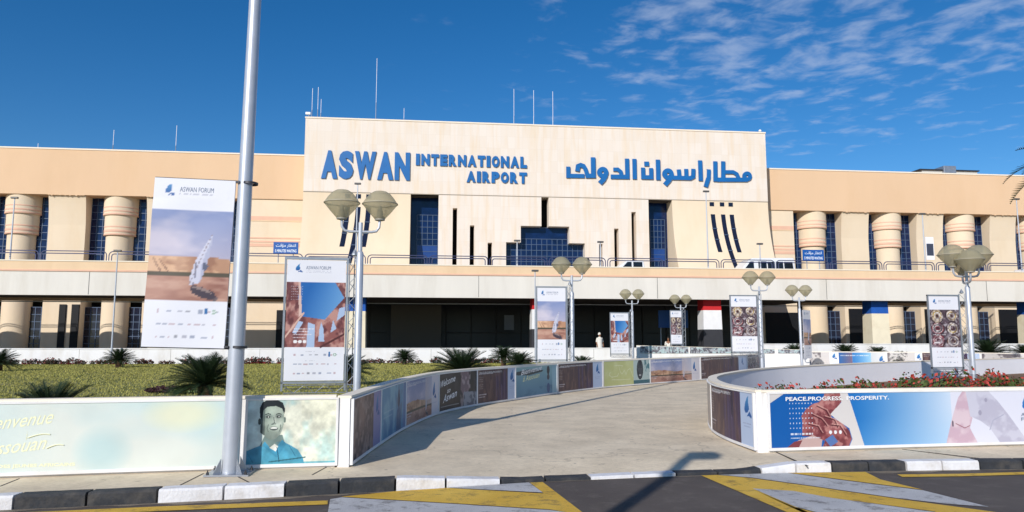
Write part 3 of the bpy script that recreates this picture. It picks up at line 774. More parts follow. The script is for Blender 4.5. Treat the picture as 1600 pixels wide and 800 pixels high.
# white low wall at the far edge of the lawn
def low_box_wall(name, label, x0, x1, y, z0, z1, m=m_white, joints=5.2, group=None):
    t = thing(name, label, 'garden wall', ((x0 + x1) / 2, y, z0), group=group); c = (x0 + x1) / 2
    mb = MB(); mb.box(x0 - c, x1 - c, 0, .3, 0, z1 - z0 - .06); mb.build('wall', m, t)
    mb = MB(); mb.box(x0 - c - .02, x1 - c + .02, -.03, .33, z1 - z0 - .06, z1 - z0); mb.build('coping', m_white, t)
    mb = MB(); x = x0 - c + joints * .6
    while x < x1 - c: mb.box(x, x + .02, -.004, .01, 0, z1 - z0 - .07); x += joints
    mb.build('joint', mat('wall_joint', srgb(150, 144, 136), .9), t)
    return t
low_box_wall('garden_wall', 'low white garden wall behind the lawn and its sago palms', -60, 20.2, 47.0, .1, 1.36)
low_box_wall('garden_wall', 'low white garden wall behind the curved strip of printed boards on the far right', 22.2, 75, 48.2, .1, 1.62)
# ================================================================= PRINTED BOARDS AND BANNERS
_rs = np.random.default_rng(11)
_lat = _rs.uniform(0, 1, (256, 256))
def vnoise(x, y):
    xi, yi = np.floor(x).astype(int), np.floor(y).astype(int); fx, fy = x - xi, y - yi
    fx = fx * fx * (3 - 2 * fx); fy = fy * fy * (3 - 2 * fy); g = lambda a, b: _lat[a % 256, b % 256]
    return (g(xi, yi) * (1 - fx) + g(xi + 1, yi) * fx) * (1 - fy) + (g(xi, yi + 1) * (1 - fx) + g(xi + 1, yi + 1) * fx) * fy
def fbm(x, y, o=4):
    s = 0; a = .5
    for k in range(o): s = s + a * vnoise(x * 2 ** k + 17 * k, y * 2 ** k + 5 * k); a *= .5
    return s / (1 - .5 ** o)
class Cv:
    """a small painter: colours at the vertices of the print, u along 0..A, v up 0..1"""
    def __init__(s, A, rows, bg=(240, 240, 244)):
        s.A = A; s.h = rows; s.w = max(2, int(rows * A)); u, v = np.meshgrid(np.linspace(0, A, s.w), np.linspace(0, 1, s.h)); s.u, s.v = u, v
        s.c = np.empty((s.h, s.w, 3)); s.c[:] = np.array(bg) / 255
    def mix(s, m, col):
        m = np.clip(m, 0, 1)[..., None]; col = np.array(col, float) / 255; s.c = s.c * (1 - m) + col * m
    def rect(s, a, b, c, d, col, al=1): s.mix(((s.u >= a) & (s.u <= b) & (s.v >= c) & (s.v <= d)) * al, col)
    def vgrad(s, a, b, c, d, cb, ct, al=1):
        t = np.clip((s.v - c) / (d - c), 0, 1)[..., None]; col = (np.array(cb) * (1 - t) + np.array(ct) * t) / 255
        m = ((s.u >= a) & (s.u <= b) & (s.v >= c) & (s.v <= d))[..., None] * al; s.c = s.c * (1 - m) + col * m
    def hgrad(s, a, b, c, d, cl, cr, al=1):
        t = np.clip((s.u - a) / (b - a), 0, 1)[..., None]; col = (np.array(cl) * (1 - t) + np.array(cr) * t) / 255
        m = ((s.u >= a) & (s.u <= b) & (s.v >= c) & (s.v <= d))[..., None] * al; s.c = s.c * (1 - m) + col * m
    def poly(s, pts, col, al=1): s.mix(inside(pts, s.u, s.v) * al, col)
    def ell(s, x, y, rx, ry, col, al=1, soft=0.0):
        d = ((s.u - x) / rx) ** 2 + ((s.v - y) / ry) ** 2
        s.mix((np.clip((1 - d) / soft, 0, 1) if soft else d <= 1) * al, col)
    def line(s, pts, w, col, al=1):
        for (x0, y0), (x1, y1) in zip(pts, pts[1:]):
            L = (x1 - x0) ** 2 + (y1 - y0) ** 2 + 1e-9; t = np.clip(((s.u - x0) * (x1 - x0) + (s.v - y0) * (y1 - y0)) / L, 0, 1)
            s.mix((np.hypot(s.u - x0 - t * (x1 - x0), s.v - y0 - t * (y1 - y0)) < w / 2) * al, col)
    def grain(s, sc, amt, o=4, sx=1): s.c = np.clip(s.c * (1 + amt * (fbm(s.u * sc * sx, s.v * sc, o) - .5)[..., None] * 2), 0, 1)
    def patches(s, sc, lo, hi, col, al=1, mask=None, seed=0, sx=1):
        n = fbm(s.u * sc * sx + seed, s.v * sc + seed * 1.7); m = np.clip((n - lo) / (hi - lo), 0, 1) * al
        s.mix(m if mask is None else m * mask, col)
    def words(s, x, y, w, h, col, seed=0, al=.8):
        """a line of small unreadable print"""
        r = random.Random(seed); k = x
        while k < x + w:
            q = r.uniform(.4, 1.6) * h; s.rect(k, min(k + q, x + w), y, y + h, col, al); k += q + h * .5
def make_print(name, cv, f, m, parent):
    """cv painted on a sheet whose point (s 0..1, v 0..1) lies at f(s, v)"""
    w, h = cv.w, cv.h; S = cv.u / cv.A; P = f(S.reshape(-1), cv.v.reshape(-1))
    i = np.arange(h * w).reshape(h, w); F = np.stack([i[:-1, :-1], i[:-1, 1:], i[1:, 1:], i[1:, :-1]], -1).reshape(-1, 4)
    me = bpy.data.meshes.new(name); me.vertices.add(h * w); me.vertices.foreach_set('co', P.reshape(-1).astype(np.float32))
    me.loops.add(F.size); me.loops.foreach_set('vertex_index', F.reshape(-1).astype(np.int32))
    me.polygons.add(len(F)); me.polygons.foreach_set('loop_start', np.arange(0, F.size, 4, dtype=np.int32)); me.polygons.foreach_set('loop_total', np.full(len(F), 4, np.int32))
    me.update(calc_edges=True); me.validate()
    a = me.color_attributes.new('Col', 'FLOAT_COLOR', 'POINT')
    c = cv.c.reshape(-1, 3); lin = np.where(c <= .04045, c / 12.92, ((c + .055) / 1.055) ** 2.4) * .86
    a.data.foreach_set('color', np.concatenate([lin, np.ones((len(lin), 1))], 1).reshape(-1).astype(np.float32))
    me.materials.append(m); me.polygons.foreach_set('use_smooth', [True] * len(F))
    o = bpy.data.objects.new(name, me); COL.objects.link(o); o.parent = parent; return o

def leaf(cv, x, y, s, c1=(28, 92, 160), c2=(90, 170, 215)):
    """the forum's sail-shaped mark"""
    q = lambda L: [(x + (a - .15) * s * .8, y + b * s) for a, b in L]
    pts = q([(.62, 1), (.42, .9), (.2, .7), (.07, .47), (.06, .3), (.18, .2), (.45, .24), (.68, .4), (.6, .66), (.59, .85)])
    cv.poly(pts, c1); cv.mix(inside(pts, cv.u, cv.v) * np.clip((cv.v - y) / s - .25, 0, .8), c2)
    cv.poly(q([(.3, .04), (.52, .18), (.72, .31), (1.0, .1), (.92, .0), (.6, .1)]), c1)
def sky_dunes(cv, a, b, c, d, sunset=False, boat=.66):
    """river scene with dunes and a sailing boat in the box"""
    H = d - c; Wd = b - a; X = lambda t: a + t * Wd; Yv = lambda t: c + t * H
    cv.vgrad(a, b, c, d, (226, 206, 208), (130, 146, 190)); box = (cv.u >= a) & (cv.u <= b) & (cv.v >= c) & (cv.v <= d)
    cv.patches(3.2 / H, .45, .7, (222, 212, 222), .8, box & (cv.v > Yv(.5)), 3, .5)
    rg_ = Yv(.5) + .1 * H * (fbm(cv.u * 2.2 / H, cv.u * 0 + 3, 3) - .4) - .08 * H * (cv.u - a) / Wd
    dune = box & (cv.v < rg_); cv.mix(dune, (222, 178, 142)); cv.patches(5 / H, .5, .56, (168, 122, 96), .6, dune & (cv.v > rg_ - .16 * H), 22, .5); cv.line([(X(.05), Yv(.46)), (X(.16), Yv(.3))], .02 * H, (120, 84, 72), .8); cv.line([(X(.12), Yv(.45)), (X(.26), Yv(.3))], .014 * H, (120, 84, 72), .7); cv.patches(9 / H, .52, .66, (150, 104, 82), .75, dune, 9, .7); cv.patches(3 / H, .45, .7, (236, 196, 162), .6, dune, 2)
    bank = box & (cv.v < Yv(.3) + .02 * H * fbm(cv.u * 16 / H, cv.u * 0)); cv.mix(bank, (88, 80, 66))
    wat = box & (cv.v < Yv(.265)); cv.mix(wat, (186, 140, 122)); cv.patches(6 / H, .46, .62, (140, 92, 80), .7, wat, 5, .35); cv.patches(14 / H, .55, .7, (220, 180, 160), .5, wat, 8, .25)
    bxx = X(boat); s = H
    B = lambda L: [(bxx + (px_ - .66) * .84 * s, Yv(py_)) for px_, py_ in L]
    cv.poly(B([(.79, .74), (.765, .5), (.74, .38), (.70, .27), (.64, .18), (.535, .17), (.55, .3), (.60, .44), (.70, .6)]), (208, 208, 224))
    cv.poly(B([(.79, .74), (.765, .5), (.74, .38), (.70, .27), (.66, .2), (.68, .4)]), (182, 184, 206)); cv.line(B([(.59, .16), (.615, .46)]), .012 * s, (120, 120, 140))
    cv.poly(B([(.69, .43), (.77, .375), (.72, .33), (.68, .35)]), (92, 98, 122)); cv.line(B([(.535, .17), (.79, .75)]), .007 * s, (150, 140, 150))
    cv.poly(B([(.55, .145), (.58, .08), (.7, .03), (.87, .0), (.9, .03), (.84, .1), (.7, .145), (.6, .17)]), (72, 62, 74)); cv.poly(B([(.58, .145), (.7, .11), (.82, .08), (.8, .11), (.68, .15)]), (150, 130, 126)); cv.patches(12 / H, .5, .65, (226, 190, 168), .4, wat, 4, .3)
def columns_sky(cv, a, b, c, d):
    H = d - c; X = lambda t: a + t * (b - a); Y = lambda t: c + t * H; box = (cv.u >= a) & (cv.u <= b) & (cv.v >= c) & (cv.v <= d)
    cv.rect(a, b, c, d, (148, 92, 88)); cv.patches(10 / H, .4, .62, (206, 160, 148), .8, box, 4); cv.patches(8 / H, .5, .65, (96, 52, 56), .8, box, 14, 1.6)
    cv.poly([(X(.22), Y(1)), (X(.82), Y(1)), (X(.98), Y(.76)), (X(.66), Y(.42)), (X(.26), Y(.47)), (X(.2), Y(.75))], (38, 104, 176))
    cv.mix(inside([(X(.22), Y(1)), (X(.82), Y(1)), (X(.98), Y(.76)), (X(.66), Y(.42)), (X(.26), Y(.47))], cv.u, cv.v) * np.clip((cv.u - X(.35)) / (b - a) * 1.1 + (Y(.8) - cv.v) / H * .4, 0, .75), (140, 186, 226))
    cv.poly([(X(.2), Y(1)), (X(.235), Y(1)), (X(.27), Y(.5)), (X(.22), Y(.46))], (222, 190, 178))
    for p in ([(.18, .2), (.3, .38), (.22, .4), (.12, .22)], [(.36, 0), (.5, 0), (.5, .34), (.38, .38)], [(.56, .08), (.66, .08), (.64, .28), (.6, .38), (.57, .26)], [(.76, .22), (.86, .28), (.8, .42)], [(.86, .4), (1, .5), (1, .62), (.9, .6)]):
        cv.poly([(X(x), Y(y)) for x, y in p], (176, 196, 226))
    cv.line([(X(.6), Y(0)), (X(1), Y(.2))], .03 * H, (90, 50, 52)); cv.line([(X(.0), Y(.15)), (X(.3), Y(.52))], .025 * H, (220, 180, 164))
    for k in range(6):
        for j in range(7): cv.ell(X(.09 + .03 * j), Y(.93 - .04 * k), .006 * H, .006 * H, (225, 225, 235), .7)
def baskets(cv, a, b, c, d, seed=2):
    H = d - c; cv.rect(a, b, c, d, (96, 78, 86)); box = (cv.u >= a) & (cv.u <= b) & (cv.v >= c) & (cv.v <= d); cv.patches(12 / H, .45, .6, (190, 184, 190), .8, box, 4); r = random.Random(seed)
    R0 = min(b - a, H) * .22; nx = max(2, int((b - a) / R0 / 2.05)); ny = max(1, round(H / (R0 * 2.1)))
    for i in range(nx):
        for j in range(ny):
            x = a + (b - a) * (i + .5) / nx; y = c + H * (j + .5) / ny; base = r.choice([(150, 52, 66), (196, 176, 150), (90, 62, 60), (222, 214, 210), (176, 84, 96), (140, 110, 90)])
            cols = [(64, 48, 54), base, (228, 218, 212), r.choice([(160, 56, 74), (90, 80, 90), (196, 160, 60)]), (232, 226, 222), base, (70, 40, 46)]
            for k, cc in enumerate(cols): q = R0 * (1.06 - k / 7.3) * (.82 + .36 * fbm(cv.u * 7 / R0 * .12 + k * 3 + i, cv.v * 7 / R0 * .12 + j * 5)); m = ((cv.u - x) ** 2 + ((cv.v - y) * (1 + .15 * (i - j) % .3)) ** 2 < q * q) & box; cv.mix(m * 1., cc)
    cv.patches(22 / H, .45, .6, (60, 46, 52), .5, box, 7); cv.patches(7 / H, .5, .7, (70, 56, 66), .55, box, 12); cv.patches(16 / H, .58, .68, (226, 220, 222), .5, box, 15)
def banner_cv(kind, rows=150):
    cv = Cv(.457, rows, (236, 236, 242)); A = .457
    leaf(cv, .07, .893, .075)
    cv.words(.145, .905, .2, .004, (160, 160, 175), 1, .6); cv.words(.145, .893, .2, .004, (168, 168, 180), 2, .6)
    if kind == 'boat': sky_dunes(cv, 0, A, .275, .815, boat=.64)
    elif kind == 'columns':
        columns_sky(cv, 0, A, .275, .815)
        for q, w in ((.42, .16), (.4, .12), (.375, .14), (.35, .1)): cv.words(.06, q, w, .008, (240, 232, 236), int(q * 900), .85)
        for k in range(3): cv.ell(.08 + k * .035, .32, .014, .014, (244, 240, 240))
    else:
        baskets(cv, 0, A, .275, .815); cv.words(.04, .45, .2, .012, (244, 240, 240), 7, .9); cv.rect(.05, .13, .33, .352, (240, 236, 236), .9)
    r = random.Random(5)
    for row, y in enumerate((.21, .135, .06)):
        x = .07
        while x < A - .07:
            w = r.choice([.022, .034, .016, .028]); h = r.choice([.008, .013, .018]); col = r.choice([(150, 150, 165), (120, 130, 155), (176, 140, 146), (110, 112, 120)])
            cv.rect(x, x + w, y - h / 2, y + h / 2, col, .62); x += w + r.choice([.012, .02, .04])
        cv.words(.16, y + .028, .07, .003, (160, 160, 170), row, .6)
    cv.rect(.335, .35, .195, .235, (40, 110, 170)); cv.ell(.385, .212, .013, .013, (150, 180, 160)); cv.ell(.385, .212, .007, .007, (226, 232, 232))
    return cv

def curve_print(name, line, s0, s1, z0, z1, cv, parent, off_=.035, side=1, ztop=None, mat_=None):
    def f(S, V):
        t = s0 + (s1 - s0) * S; x = np.interp(t, line.L, line.p[:, 0]); y = np.interp(t, line.L, line.p[:, 1])
        x2 = np.interp(t + .05, line.L, line.p[:, 0]); y2 = np.interp(t + .05, line.L, line.p[:, 1]); x1 = np.interp(t - .05, line.L, line.p[:, 0]); y1 = np.interp(t - .05, line.L, line.p[:, 1])
        dx, dy = x2 - x1, y2 - y1; L = np.hypot(dx, dy) + 1e-9; nx, ny = dy / L, -dx / L
        zt = ztop(t) - .05 if ztop else z1
        return np.stack([x + nx * off_, y + ny * off_, z0 + (zt - z0) * V], 1)
    return make_print(name, cv, f, mat_ or m_print, parent)
def strip(mb, line, s0, s1, za, zb, oa, ob, n=None):
    """a band following the line: heights za..zb (functions of s), offsets oa..ob along the normal"""
    n = n or max(1, int((s1 - s0) / .3)); secs = []
    fa = za if callable(za) else (lambda t: za); fb = zb if callable(zb) else (lambda t: zb)
    for k in range(n + 1):
        t = s0 + (s1 - s0) * k / n; p = line.at(t); q = line.nrm(t); a, b = p + q * oa, p + q * ob
        secs.append([(a[0], a[1], fa(t)), (b[0], b[1], fa(t)), (b[0], b[1], fb(t)), (a[0], a[1], fb(t))])
    for u, v in zip(secs, secs[1:]): mb.add(u + v, [(0, 4, 5, 1), (1, 5, 6, 2), (2, 6, 7, 3), (3, 7, 4, 0)])
    mb.add(secs[0], [(0, 1, 2, 3)]); mb.add(secs[-1], [(3, 2, 1, 0)])
def hoarding(label, line, ztop, th=.15, sgn=-1, m=m_white):
    """a low wall along the line, its printed side at the line; th to the other side"""
    c = line.at(line.len / 2); t = thing('low_wall', label, 'wall'); 
    a, b = (-th, 0) if sgn < 0 else (0, th)
    mb = MB(); strip(mb, line, 0, line.len, .02, lambda s: ztop(s) - .035, a, b); mb.build('wall', m, t)
    mb = MB(); strip(mb, line, -0, line.len, lambda s: ztop(s) - .035, ztop, a - .015, b + .015); mb.build('coping', m_trimlight, t)
    return t
def board(label, line, s0, s1, ztop, cv, cat='printed board', group=None):
    t = thing('printed_board', label, cat, group=group)
    p = curve_print('print', line, s0 + .015, s1 - .015, .16, 1, cv, t, ztop=ztop)
    mb = MB(); z0 = lambda s: .125; z1 = lambda s: .165; strip(mb, line, s0, s1, z0, z1, .004, .045); strip(mb, line, s0, s1, lambda s: ztop(s) - .055, lambda s: ztop(s) - .04, .004, .045)
    strip(mb, line, s0, s0 + .03, lambda s: .166, lambda s: ztop(s) - .056, .004, .045, 1); strip(mb, line, s1 - .03, s1, lambda s: .166, lambda s: ztop(s) - .056, .004, .045, 1)
    mb.build('frame', m_white, t)
    return t
def local(line, s, v, ztop, o=.04):
    p = line.at(s); q = line.nrm(s); z = .16 + (ztop(s) - .05 - .16) * v
    return (p[0] + q[0] * o, p[1] + q[1] * o, z), (*line.dirn(s), 0)
ZTF = lambda s: 1.02
ztl = lambda s: 1.01 + .11 * np.minimum(1, s / 26)
wl_ = hoarding('low white wall curving along the left side of the paved path', LC, ztl)
# white end post of the curved wall
hoarding('low white wall along the pavement at the left, in front of the lawn', Line([(-9.2, 9.25), (-5.0, 9.67), (-3.2, 9.86), (-1.15, 10.0)]), ZTF, th=.12)
zr = lambda s: 1.0
hoarding('low white wall along the pavement at the right, in front of the flower bed', RF, zr, th=.12)
zn = lambda s: 1.0 + .02 * np.minimum(1, s / 10)
hoarding('low white wall curving round the back of the flower bed island', RN, zn, th=.14, sgn=1, m=m_lilac)
zf = lambda s: 1.12
hoarding('low white wall bending round the bed beyond the paved path at the far right', FAR, zf, th=.14)

def strip_logo(cv, x0, x1, bg=(190, 206, 232)):
    cv.rect(x0, x1, 0, 1, bg); w = x1 - x0; leaf(cv, x0 + w * .38, .52, min(.42, w * 1.15)); cv.words(x0 + w * .2, .4, w * .6, .02, (150, 160, 190), 3, .8); cv.words(x0 + w * .25, .34, w * .5, .02, (150, 160, 190), 4, .8)
def small_text(cv, x=.1, col=(232, 226, 230)):
    cv.words(x, .86, .9, .035, col, 1, .9)
    for k in range(7): cv.words(x, .76 - k * .055, .28, .012, col, k + 20, .55)
    cv.words(x, .24, .5, .025, col, 9, .9); cv.words(x, .17, .4, .02, col, 10, .8)
def cv_curtain(A, rows=70):
    cv = Cv(A, rows, (84, 62, 68)); cv.patches(3, .4, .65, (120, 92, 84), .8, None, 2, 2.2); cv.patches(1.5, .4, .6, (70, 56, 92), .8, cv.u > A * .45, 6, 6)
    for k in range(9): x = A * (.45 + .035 * k); cv.line([(x, 0), (x + .02 * math.sin(k), 1)], .012, (150, 130, 168) if k % 2 else (50, 40, 62), .6)
    cv.poly([(A * .6, 1), (A * .66, 1), (A * .645, .45), (A * .62, .5)], (44, 34, 54), .8); small_text(cv); strip_logo(cv, A * .79, A); return cv
def cv_stone(A, rows=60):
    cv = Cv(A, rows, (104, 84, 82)); cv.patches(3, .42, .62, (160, 130, 118), .8, None, 7); cv.patches(4, .5, .7, (44, 34, 40), .85, cv.v < .35, 3); cv.patches(9, .5, .62, (190, 170, 160), .5, None, 1); strip_logo(cv, A * .72, A, (150, 146, 190)); return cv
def cv_teal(A, rows=70):
    cv = Cv(A, rows, (104, 158, 190)); cv.patches(1.6, .4, .7, (60, 120, 168), .8, None, 4); cv.patches(3, .5, .7, (160, 204, 214), .7, None, 9)
    cv.words(A * .1, .5, A * .4, .03, (190, 216, 224), 5, .6); cv.words(A * .1, .4, A * .35, .03, (190, 216, 224), 6, .6)
    x = A * .72; cv.ell(x, .68, .13, .2, (58, 72, 96)); cv.poly([(x - .26, 0), (x - .16, .44), (x, .52), (x + .18, .44), (x + .26, 0)], (70, 104, 140)); cv.patches(6, .45, .6, (110, 130, 150), .6, (cv.u > A * .6) & (cv.u < A * .86), 3); cv.rect(A * .9, A, 0, 1, (110, 140, 180)); return cv
def cv_boat(A, rows=80):
    cv = Cv(A, rows, (232, 226, 230)); sky_dunes(cv, 0, A * .8, 0, 1, boat=.8); cv.hgrad(A * .6, A * .8, .3, 1, (226, 206, 198), (230, 226, 232), .65); small_text(cv); leaf(cv, A * .84, .38, .46); cv.words(A * .82, .28, A * .14, .02, (150, 160, 190), 3, .8); return cv
def cv_chalk(A, rows=80):
    cv = Cv(A, rows, (38, 40, 46)); cv.patches(3, .5, .7, (60, 62, 70), .8); cv.poly([(A * .62, 1), (A * .8, 1), (A * .82, .5), (A * .72, .2), (A * .6, .5)], (128, 108, 116)); cv.patches(8, .45, .6, (196, 180, 180), .7, (cv.u > A * .6) & (cv.u < A * .84), 5)
    cv.poly([(A * .68, 0), (A, 0), (A, .38), (A * .68, .42)], (150, 156, 166)); cv.patches(9, .5, .6, (70, 80, 96), .7, (cv.u > A * .68) & (cv.v < .4), 8); cv.words(A * .06, .1, A * .5, .025, (210, 210, 210), 3, .8); return cv
def cv_lake(A, rows=80):
    cv = Cv(A, rows, (128, 178, 190)); cv.vgrad(0, A, 0, 1, (86, 138, 170), (150, 190, 194)); cv.poly([(0, .74), (A * .3, .7), (A * .62, .78), (A * .66, .84), (A * .3, .9), (0, .84)], (44, 52, 56), .85); cv.patches(5, .45, .65, (60, 110, 140), .6, cv.v < .3, 4, .4)
    x = A * .78; cv.ell(x, .82, .12, .15, (52, 56, 66)); cv.rect(x - .06, x + .06, .56, .72, (60, 62, 70)); cv.ell(x, .58, .11, .1, (66, 70, 84)); cv.ell(x + .01, .2, .13, .17, (66, 96, 140)); cv.rect(A * .88, A, 0, 1, (150, 190, 204)); return cv
def cv_lime(A, rows=80):
    cv = Cv(A, rows, (204, 206, 140)); cv.patches(2, .4, .7, (216, 218, 160), .8)
    for p in ([(.25, .55), (.2, .45), (.3, .35), (.5, .38), (.55, .5)], [(.4, .8), (.55, .82), (.7, .78)], [(.55, .8), (.6, .55), (.66, .45), (.75, .6), (.8, .42), (.86, .6), (.95, .66), (1.05, .3)], [(.3, .25), (.6, .22), (.95, .22)]): cv.line([(A * .6 * a, b) for a, b in p], .03, (232, 232, 190), .85)
    cv.rect(A * .64, A, 0, 1, (190, 206, 200)); x = A * .78; cv.ell(x, .6, .26, .42, (46, 50, 56)); cv.patches(5, .4, .6, (92, 96, 100), .7, ((cv.u - x) / .22) ** 2 + ((cv.v - .6) / .36) ** 2 < 1, 4)
    cv.ell(x - .09, .68, .035, .02, (24, 24, 28)); cv.ell(x + .09, .68, .035, .02, (24, 24, 28)); cv.ell(x, .36, .09, .03, (200, 200, 200)); cv.rect(A * .64, A, 0, .16, (70, 110, 120)); cv.patches(5, .5, .6, (60, 110, 120), .8, cv.u > A * .88, 9); return cv
def cv_bask(A, rows=60):
    cv = Cv(A, rows); baskets(cv, 0, A * .62, 0, 1, 6); cv.hgrad(A * .45, A * .78, 0, 1, (150, 160, 170), (214, 226, 236), .8); small_text(cv); strip_logo(cv, A * .78, A, (196, 220, 244)); return cv
def cv_palegate(A, rows=50):
    cv = Cv(A, rows, (214, 208, 204)); cv.patches(4, .45, .6, (96, 88, 92), .8, cv.u < A * .6, 3); strip_logo(cv, A * .8, A, (232, 236, 242)); return cv
def cv_blue(A, rows=50):
    cv = Cv(A, rows, (60, 130, 190)); cv.hgrad(0, A * .3, 0, 1, (30, 96, 166), (120, 96, 120)); cv.hgrad(A * .32, A * .7, 0, 1, (40, 120, 190), (150, 196, 226)); cv.hgrad(A * .7, A, 0, 1, (200, 206, 210), (226, 224, 222)); cv.words(A * .05, .75, A * .6, .06, (230, 236, 240), 4, .9); leaf(cv, A * .88, .3, .5); return cv

lb = [(546, 591, cv_stone, 'dark weathered stone print with violet logo strip, first board from the white wall end'),
      (591, 631, cv_teal, 'teal and blue printed board with a blurred standing figure on its right'),
      (631, 683, cv_boat, 'brown river print in the shade with logo, left of the dark handwritten board'),
      (683, 743, cv_chalk, 'black printed board with white handwriting Welcome to Aswan'),
      (743, 803.5, cv_curtain, 'shaded brown curtain print with logo strip, right of the black handwritten board'),
      (804, 869, cv_lake, 'pale teal lake print with small dark heads and white writing'),
      (870, 940.5, cv_curtain, 'sunlit brown curtain print with logo strip, left of the lime green board'),
      (941, 1014.5, cv_lime, 'lime green printed board with pale script and a dark portrait'),
      (1015, 1093, cv_boat, 'sunlit sepia river print with boat and blue logo, right of the lime green board'),
      (1093.5, 1166, cv_curtain, 'brown curtain print with logo strip, just behind the nose of the flower island wall'),
      (1167, 1241, cv_bask, 'printed board of woven baskets with logo, above the island wall')]
boards = []
for a, b, fn, lab in lb:
    s0, s1 = (LC.px(a) if a > 547 else .02), LC.px(b); A = (s1 - s0) / .86
    boards.append((board(lab, LC, s0, s1, ztl, fn(A)), s0, s1))
t, s0, s1 = boards[3]
for w_, v, h_, q, wd in (('Welcome', .62, .17, .05, .42), ('to', .45, .1, .25, .09), ('Aswan', .2, .19, .13, .38)):
    o, d = local(LC, s0 + (s1 - s0) * q, v, ztl, .045); tilt = Vector(d) + Vector((0, 0, .12))
    on_line(text_obj('lettering', w_, m_txt_white, t, o, tilt, (0, 0, 1), width=(s1 - s0) * wd, height=h_ * .9, shear=.35, offset=.012), LC, s0 + (s1 - s0) * q, o, d)
t, s0, s1 = boards[5]
for w_, v, q, wd in (('Bienvenue', .72, .12, .5), ('à Assouan', .5, .16, .4)):
    o, d = local(LC, s0 + (s1 - s0) * q, v, ztl, .045); on_line(text_obj('lettering', w_, m_txt_white if v > .6 else m_txt_green, t, o, Vector(d) + Vector((0, 0, .08)), (0, 0, 1), width=(s1 - s0) * wd, height=.15, shear=.35, offset=.01), LC, s0 + (s1 - s0) * q, o, d)
for k, lab in ((2, 'PEACE.PROGRESS.PROSPERITY'), (4, 0), (6, 0), (8, 0), (9, 0)):
    t, s0, s1 = boards[k]; o, d = local(LC, s0 + (s1 - s0) * .06, .885, ztl, .042)
    on_line(text_obj('lettering', 'PEACE.PROGRESS.PROSPERITY.', m_txt_white, t, o, d, (0, 0, 1), width=(s1 - s0) * .58, height=.045), LC, s0 + (s1 - s0) * .06, o, d)

# nose boards of the island: seen from the path
RNr = Line([tuple(p) for p in RN.p[::8]], rev=True)
sN = lambda x: RNr.len - RN.len + 0
def nose_s(frac): return RNr.len - frac
znr = lambda s: 1.0
tN = board('shaded brown curtain print with logo strip, on the nose of the flower island wall', RNr, nose_s(2.45), nose_s(.03), znr, cv_curtain(2.8, 90))
o, d = local(RNr, nose_s(2.3), .885, znr, .042); on_line(text_obj('lettering', 'PEACE.PROGRESS.PROSPERITY.', m_txt_white, tN, o, d, width=1.35, height=.045), RNr, nose_s(2.3), o, d)
board('plain beige stone print turned away at the tip of the island wall', RNr, nose_s(4.9), nose_s(2.47), znr, (lambda c: (c.patches(3, .4, .7, (176, 160, 146), .8), c)[1])(Cv(2.7, 30, (198, 186, 172))))
# far boards
fs = [(1243, 1309, cv_palegate, 'faded grey monument print with logo, first board of the far curved strip'), (1310, 1384, cv_blue, 'blue hands print with logo on the far curved strip'),
      (1385, 1440, cv_palegate, 'pale grey print right of the blue one on the far curved strip'), (1441, 1532, cv_curtain, 'brown print partly behind the right banner on the far curved strip'), (1533, 1640, cv_palegate, 'pale print at the right end of the far curved strip')]
tt = np.linspace(0, FAR.len, 400)
qq = np.array([scr(*FAR.at(k), .9) for k in tt]); pk = int(np.argmax(qq)) if qq.argmax() < 399 else 399
for a, b, fn, lab in fs:
    s0, s1 = tt[np.argmin(abs(qq - a))], tt[np.argmin(abs(qq - b))]
    if s1 - s0 < .3: continue
    board(lab, FAR, s0, s1, zf, fn((s1 - s0) / .96, 40))

# second wall rising behind the path in the middle distance
RW = Line([W(994, 500, 46)[:1] + (46.0,), W(1130, 500, 45.2)[:1] + (45.2,), W(1262, 500, 44.4)[:1] + (44.4,)], smooth=False)
zw = lambda s: 1.52 - .28 * s / RW.len
hoarding('long white wall in the middle distance with faded print pieces along its top', RW, zw, th=.2)
for a, b in ((.02, .3), (.31, .55), (.56, .8), (.82, .98)):
    tb = thing('printed_strip', ['faded grey print strip at the left end of the white middle wall', 'faded print strip with dark figures, second on the white middle wall', 'faded dark print strip behind the right of the path on the white middle wall', 'pale teal print strip at the right end of the white middle wall'][[.02, .31, .56, .82].index(a)], 'printed board')
    c = Cv((b - a) * RW.len / .34, 24, (176, 178, 184)); c.patches(4, .45, .6, (84, 80, 88), .85, None, int(a * 30)); c.patches(3, .5, .65, (190, 214, 214), .8, None, int(a * 50) + 3)
    curve_print('print', RW, a * RW.len, b * RW.len, 1.02, 1.4, c, tb, ztop=lambda s: zw(s) + .03)

# ---- long board at the left and the portrait board beside it
t = thing('printed_board', 'long pale teal and cream printed board reading Bienvenue à Assouan along the left pavement', 'printed board')
sA, sB = 0.05, LF.px(366); A = (sB - sA) / .86; cv = Cv(A, 110, (230, 234, 224))
cv.patches(.55, .42, .66, (190, 220, 222), .9, None, 3, .7); x5 = A - 5.8
cv.mix(np.clip(1 - (cv.u - (A - 4.9)) / 2.6, 0, 1) * .8, (176, 212, 216)); cv.patches(.9, .46, .62, (130, 186, 206), .75, cv.u < A - 3.3, 6, .6)
cv.ell(A - 1.75, .28, .42, .4, (182, 216, 218), .6, .9); cv.ell(A - .7, .8, .6, .3, (246, 240, 200), .7, .9); cv.grain(2.2, .03)
curve_print('print', LF, sA + .02, sB - .02, .16, 1, cv, t, ztop=ZTF)
mb = MB(); strip(mb, LF, sA, sB, .125, .165, .004, .045); strip(mb, LF, sA, sB, .965, .99, .004, .045); strip(mb, LF, sB - .03, sB, .166, .964, .004, .045, 1); mb.build('frame', m_white, t)
def at_px(line, x): return line.px(x)
